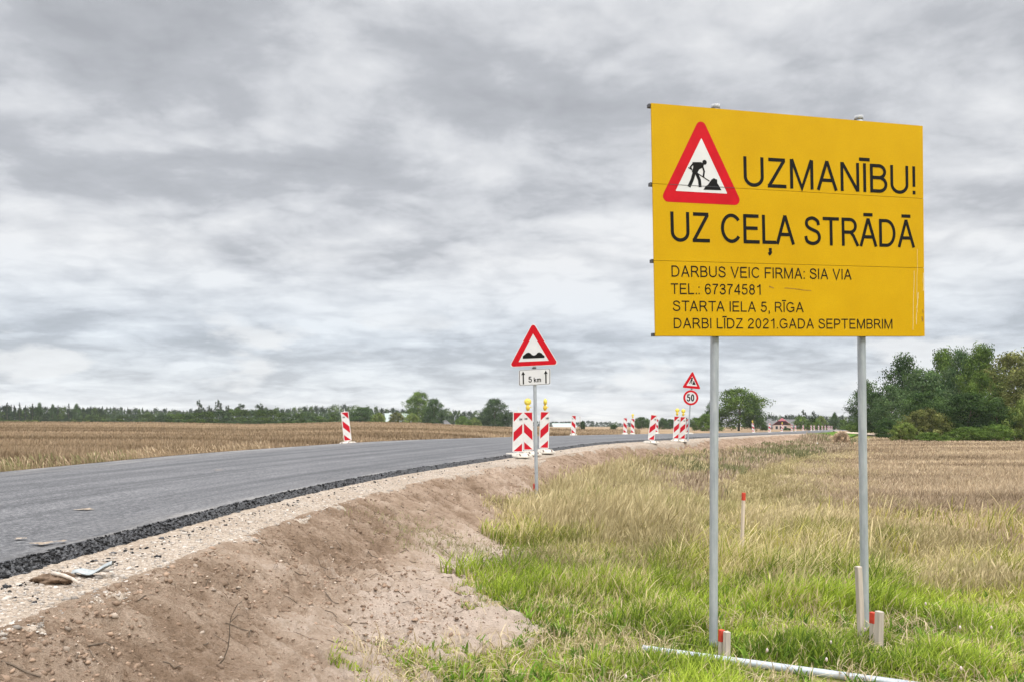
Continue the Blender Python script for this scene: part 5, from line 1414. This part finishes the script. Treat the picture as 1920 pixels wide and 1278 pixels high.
# ------------------------------------------------------------------ farm buildings and the utility pole
def roofmat(name, col): return plain(name, col, .8, .18, 1.2, spec=.1, stretch=(1, 6, 1))
HM = {'pink': plain('pink_plaster', (.62, .47, .40), .9, .1, .8, spec=.1), 'cream': plain('whitewash', (.48, .475, .46), .9, .1, .8, spec=.1), 'grey': plain('grey_boards', (.28, .26, .24), .9, .2, .8, spec=.1, stretch=(6, 6, 1)),
      'brown': plain('dark_brown_boards', (.075, .035, .035), .9, .2, .8, spec=.1, stretch=(6, 6, 1)), 'redroof': roofmat('dull_red_roof', (.27, .085, .10)), 'greyroof': roofmat('grey_slate_roof', (.125, .12, .118)), 'paleroof': roofmat('pale_sheet_roof', (.36, .41, .39)), 'glass': plain('dark_pane', (.03, .035, .04), .15, .1, 2)}
def house(xc, pyb, d, yaw, wd, ln, wh, rh, mats, label, name='house', cat='house', hip=0.0, windows=(), door=None, chimney=False, eav=.4):
    """gable end towards the camera before turning; wd gable width, ln length, wh wall height, rh roof height, hip: share of the gable cut back"""
    x = (xc - CX) / FPX * d; z = EYE - (pyb - HY) / FPX * d
    r = empty(name, (x, d, z), label, cat); r.rotation_euler = (0, 0, yaw)
    mb = MB()
    a = wd / 2
    mb.add([(-a, 0, -1), (a, 0, -1), (a, ln, -1), (-a, ln, -1), (-a, 0, wh), (a, 0, wh), (a, ln, wh), (-a, ln, wh)], [(0, 1, 5, 4), (1, 2, 6, 5), (2, 3, 7, 6), (3, 0, 4, 7)])
    mb.build('wall', HM[mats[0]], r)
    hz = wh + rh * (1 - hip); hx = a * hip
    mb = MB()
    for y, fl in ((-.02, False), (ln + .02, True)):
        q = [(-a, y, wh), (a, y, wh), (hx, y, hz), (-hx, y, hz)] if hip else [(-a, y, wh), (a, y, wh), (0, y, wh + rh)]
        mb.add(q, [tuple(range(len(q)))[::-1] if fl else tuple(range(len(q)))])
    mb.build('gable', HM[mats[1]], r)
    mb = MB(); e = eav; sl = rh / a; th = .14; y0, y1 = -e, ln + e
    yh = y0 + hip * a * 1.3
    def slab(P): mb.add(P + [(p[0], p[1], p[2] + th) for p in P], [tuple(range(len(P)))[::-1], tuple(range(len(P), 2 * len(P)))] + [(i, (i + 1) % len(P), len(P) + (i + 1) % len(P), len(P) + i) for i in range(len(P))])
    for s_ in (-1, 1):
        P = [(s_ * (a + e), y0, wh - e * sl), (s_ * (a + e), y1, wh - e * sl), (0, y1, wh + rh), (0, yh, wh + rh)]
        if hip: P.append((s_ * hx, y0, hz))
        slab([(p[0], p[1], p[2] + .02) for p in P])
    if hip: slab([(-hx, y0, hz + .03), (hx, y0, hz + .03), (0, yh, wh + rh + .03)])
    rf = mb.build('roof', HM[mats[2]], r)
    if chimney:
        mb = MB(); mb.box((0, ln * .55, wh + rh + .3), (.7, .7, 1.2)); mb.build('chimney', HM['pink'], rf)
    for (wx, wz, ww, wh_) in windows:
        mb = MB(); mb.box((wx, -.03, wz), (ww + .2, .06, wh_ + .2)); fr = mb.build('window', HM['cream'], r)
        mb = MB(); mb.box((wx, -.05, wz), (ww, .05, wh_)); mb.build('pane', HM['glass'], fr)
    if door:
        mb = MB(); mb.box((door[0], -.03, door[2] / 2), (door[1], .07, door[2])); mb.build('door', HM['brown'], r)
    return r
house(1466, 806, 262, -.35, 5.6, 9, 1.75, 2.2, ('pink', 'brown', 'redroof'), 'pink farmhouse with dull red half-hipped roof and dark gable', hip=.42, windows=((-1.6, .95, .7, .9), (-.3, .95, .7, .9), (1.1, .95, .7, .9)))
house(1431, 806, 282, -1.35, 7, 12, 1.2, 2.1, ('grey', 'grey', 'greyroof'), 'long low grey barn left of the pink farmhouse', 'barn', 'barn', door=(0, 2, 1.1))
house(1474, 805, 310, -1.4, 5, 9, 1.9, 2.0, ('grey', 'grey', 'greyroof'), 'grey-roofed shed peeping out behind the red roof', 'shed', 'shed', door=(0, 1.2, 1.6))
house(1548, 806, 270, -.2, 4.0, 6, .9, 1.4, ('grey', 'brown', 'greyroof'), 'little outbuilding with a grey roof behind the row of beacons', 'shed', 'shed', door=(0, 1, .8))
house(723, 800, 330, -1.45, 6, 10.5, 2.6, 3.0, ('cream', 'cream', 'paleroof'), 'house with a pale sheet roof half hidden by bushes', windows=((-1, 1.4, .9, 1.1), (1.2, 1.4, .9, 1.1)))
house(825, 801, 315, -.5, 5.2, 4, 1.2, 1.7, ('cream', 'cream', 'greyroof'), 'small white shed with a grey roof under the dark tree', 'shed', 'shed', windows=((1.2, .6, .8, .5),), door=(-1.2, .9, 1.0))
house(1036, 804, 420, -1.35, 6, 12, 1.2, 1.9, ('cream', 'cream', 'paleroof'), 'low white farm building right of the rough road sign', 'barn', 'barn', door=(1, 1.6, 1.2))
house(880, 806, 420, -1.3, 4, 7, 1.2, 1.2, ('cream', 'cream', 'paleroof'), 'tiny white building behind the pale bush', 'shed', 'shed', door=(0, 1.2, 1.0))
d = 240; x = (1087.5 - CX) / FPX * d; z = EYE - (806 - HY) / FPX * d
up_ = empty('utility_pole', (x, d, z), 'thin grey utility pole standing alone in the far meadow', 'utility pole')
mb = MB(); mb.tube([(0, 0, -.5), (0, 0, 4.2)], [.10, .075], 10); mb.build('pole', M['wood'], up_, smooth=True)
mb = MB(); mb.box((0, -.1, 3.9), (.5, .07, .07)); mb.build('cross_arm', M['wood'], up_)

# ------------------------------------------------------------------ the damp air
hz_ = MB(); hz_.box((0, 500, 30), (3200, 4200, 92))
hm = bpy.data.materials.new('haze'); hm.use_nodes = True; ht = hm.node_tree; ht.nodes.clear()
hv = ht.nodes.new('ShaderNodeVolumePrincipled'); hv.inputs['Color'].default_value = (.90, .93, .97, 1); hv.inputs['Density'].default_value = .00015
ho = ht.nodes.new('ShaderNodeOutputMaterial'); ht.links.new(hv.outputs[0], ho.inputs['Volume'])
hb = hz_.build('haze', hm); hb['kind'] = 'stuff'; hb['label'] = 'thin pale haze softening the far woods'; hb['category'] = 'haze'
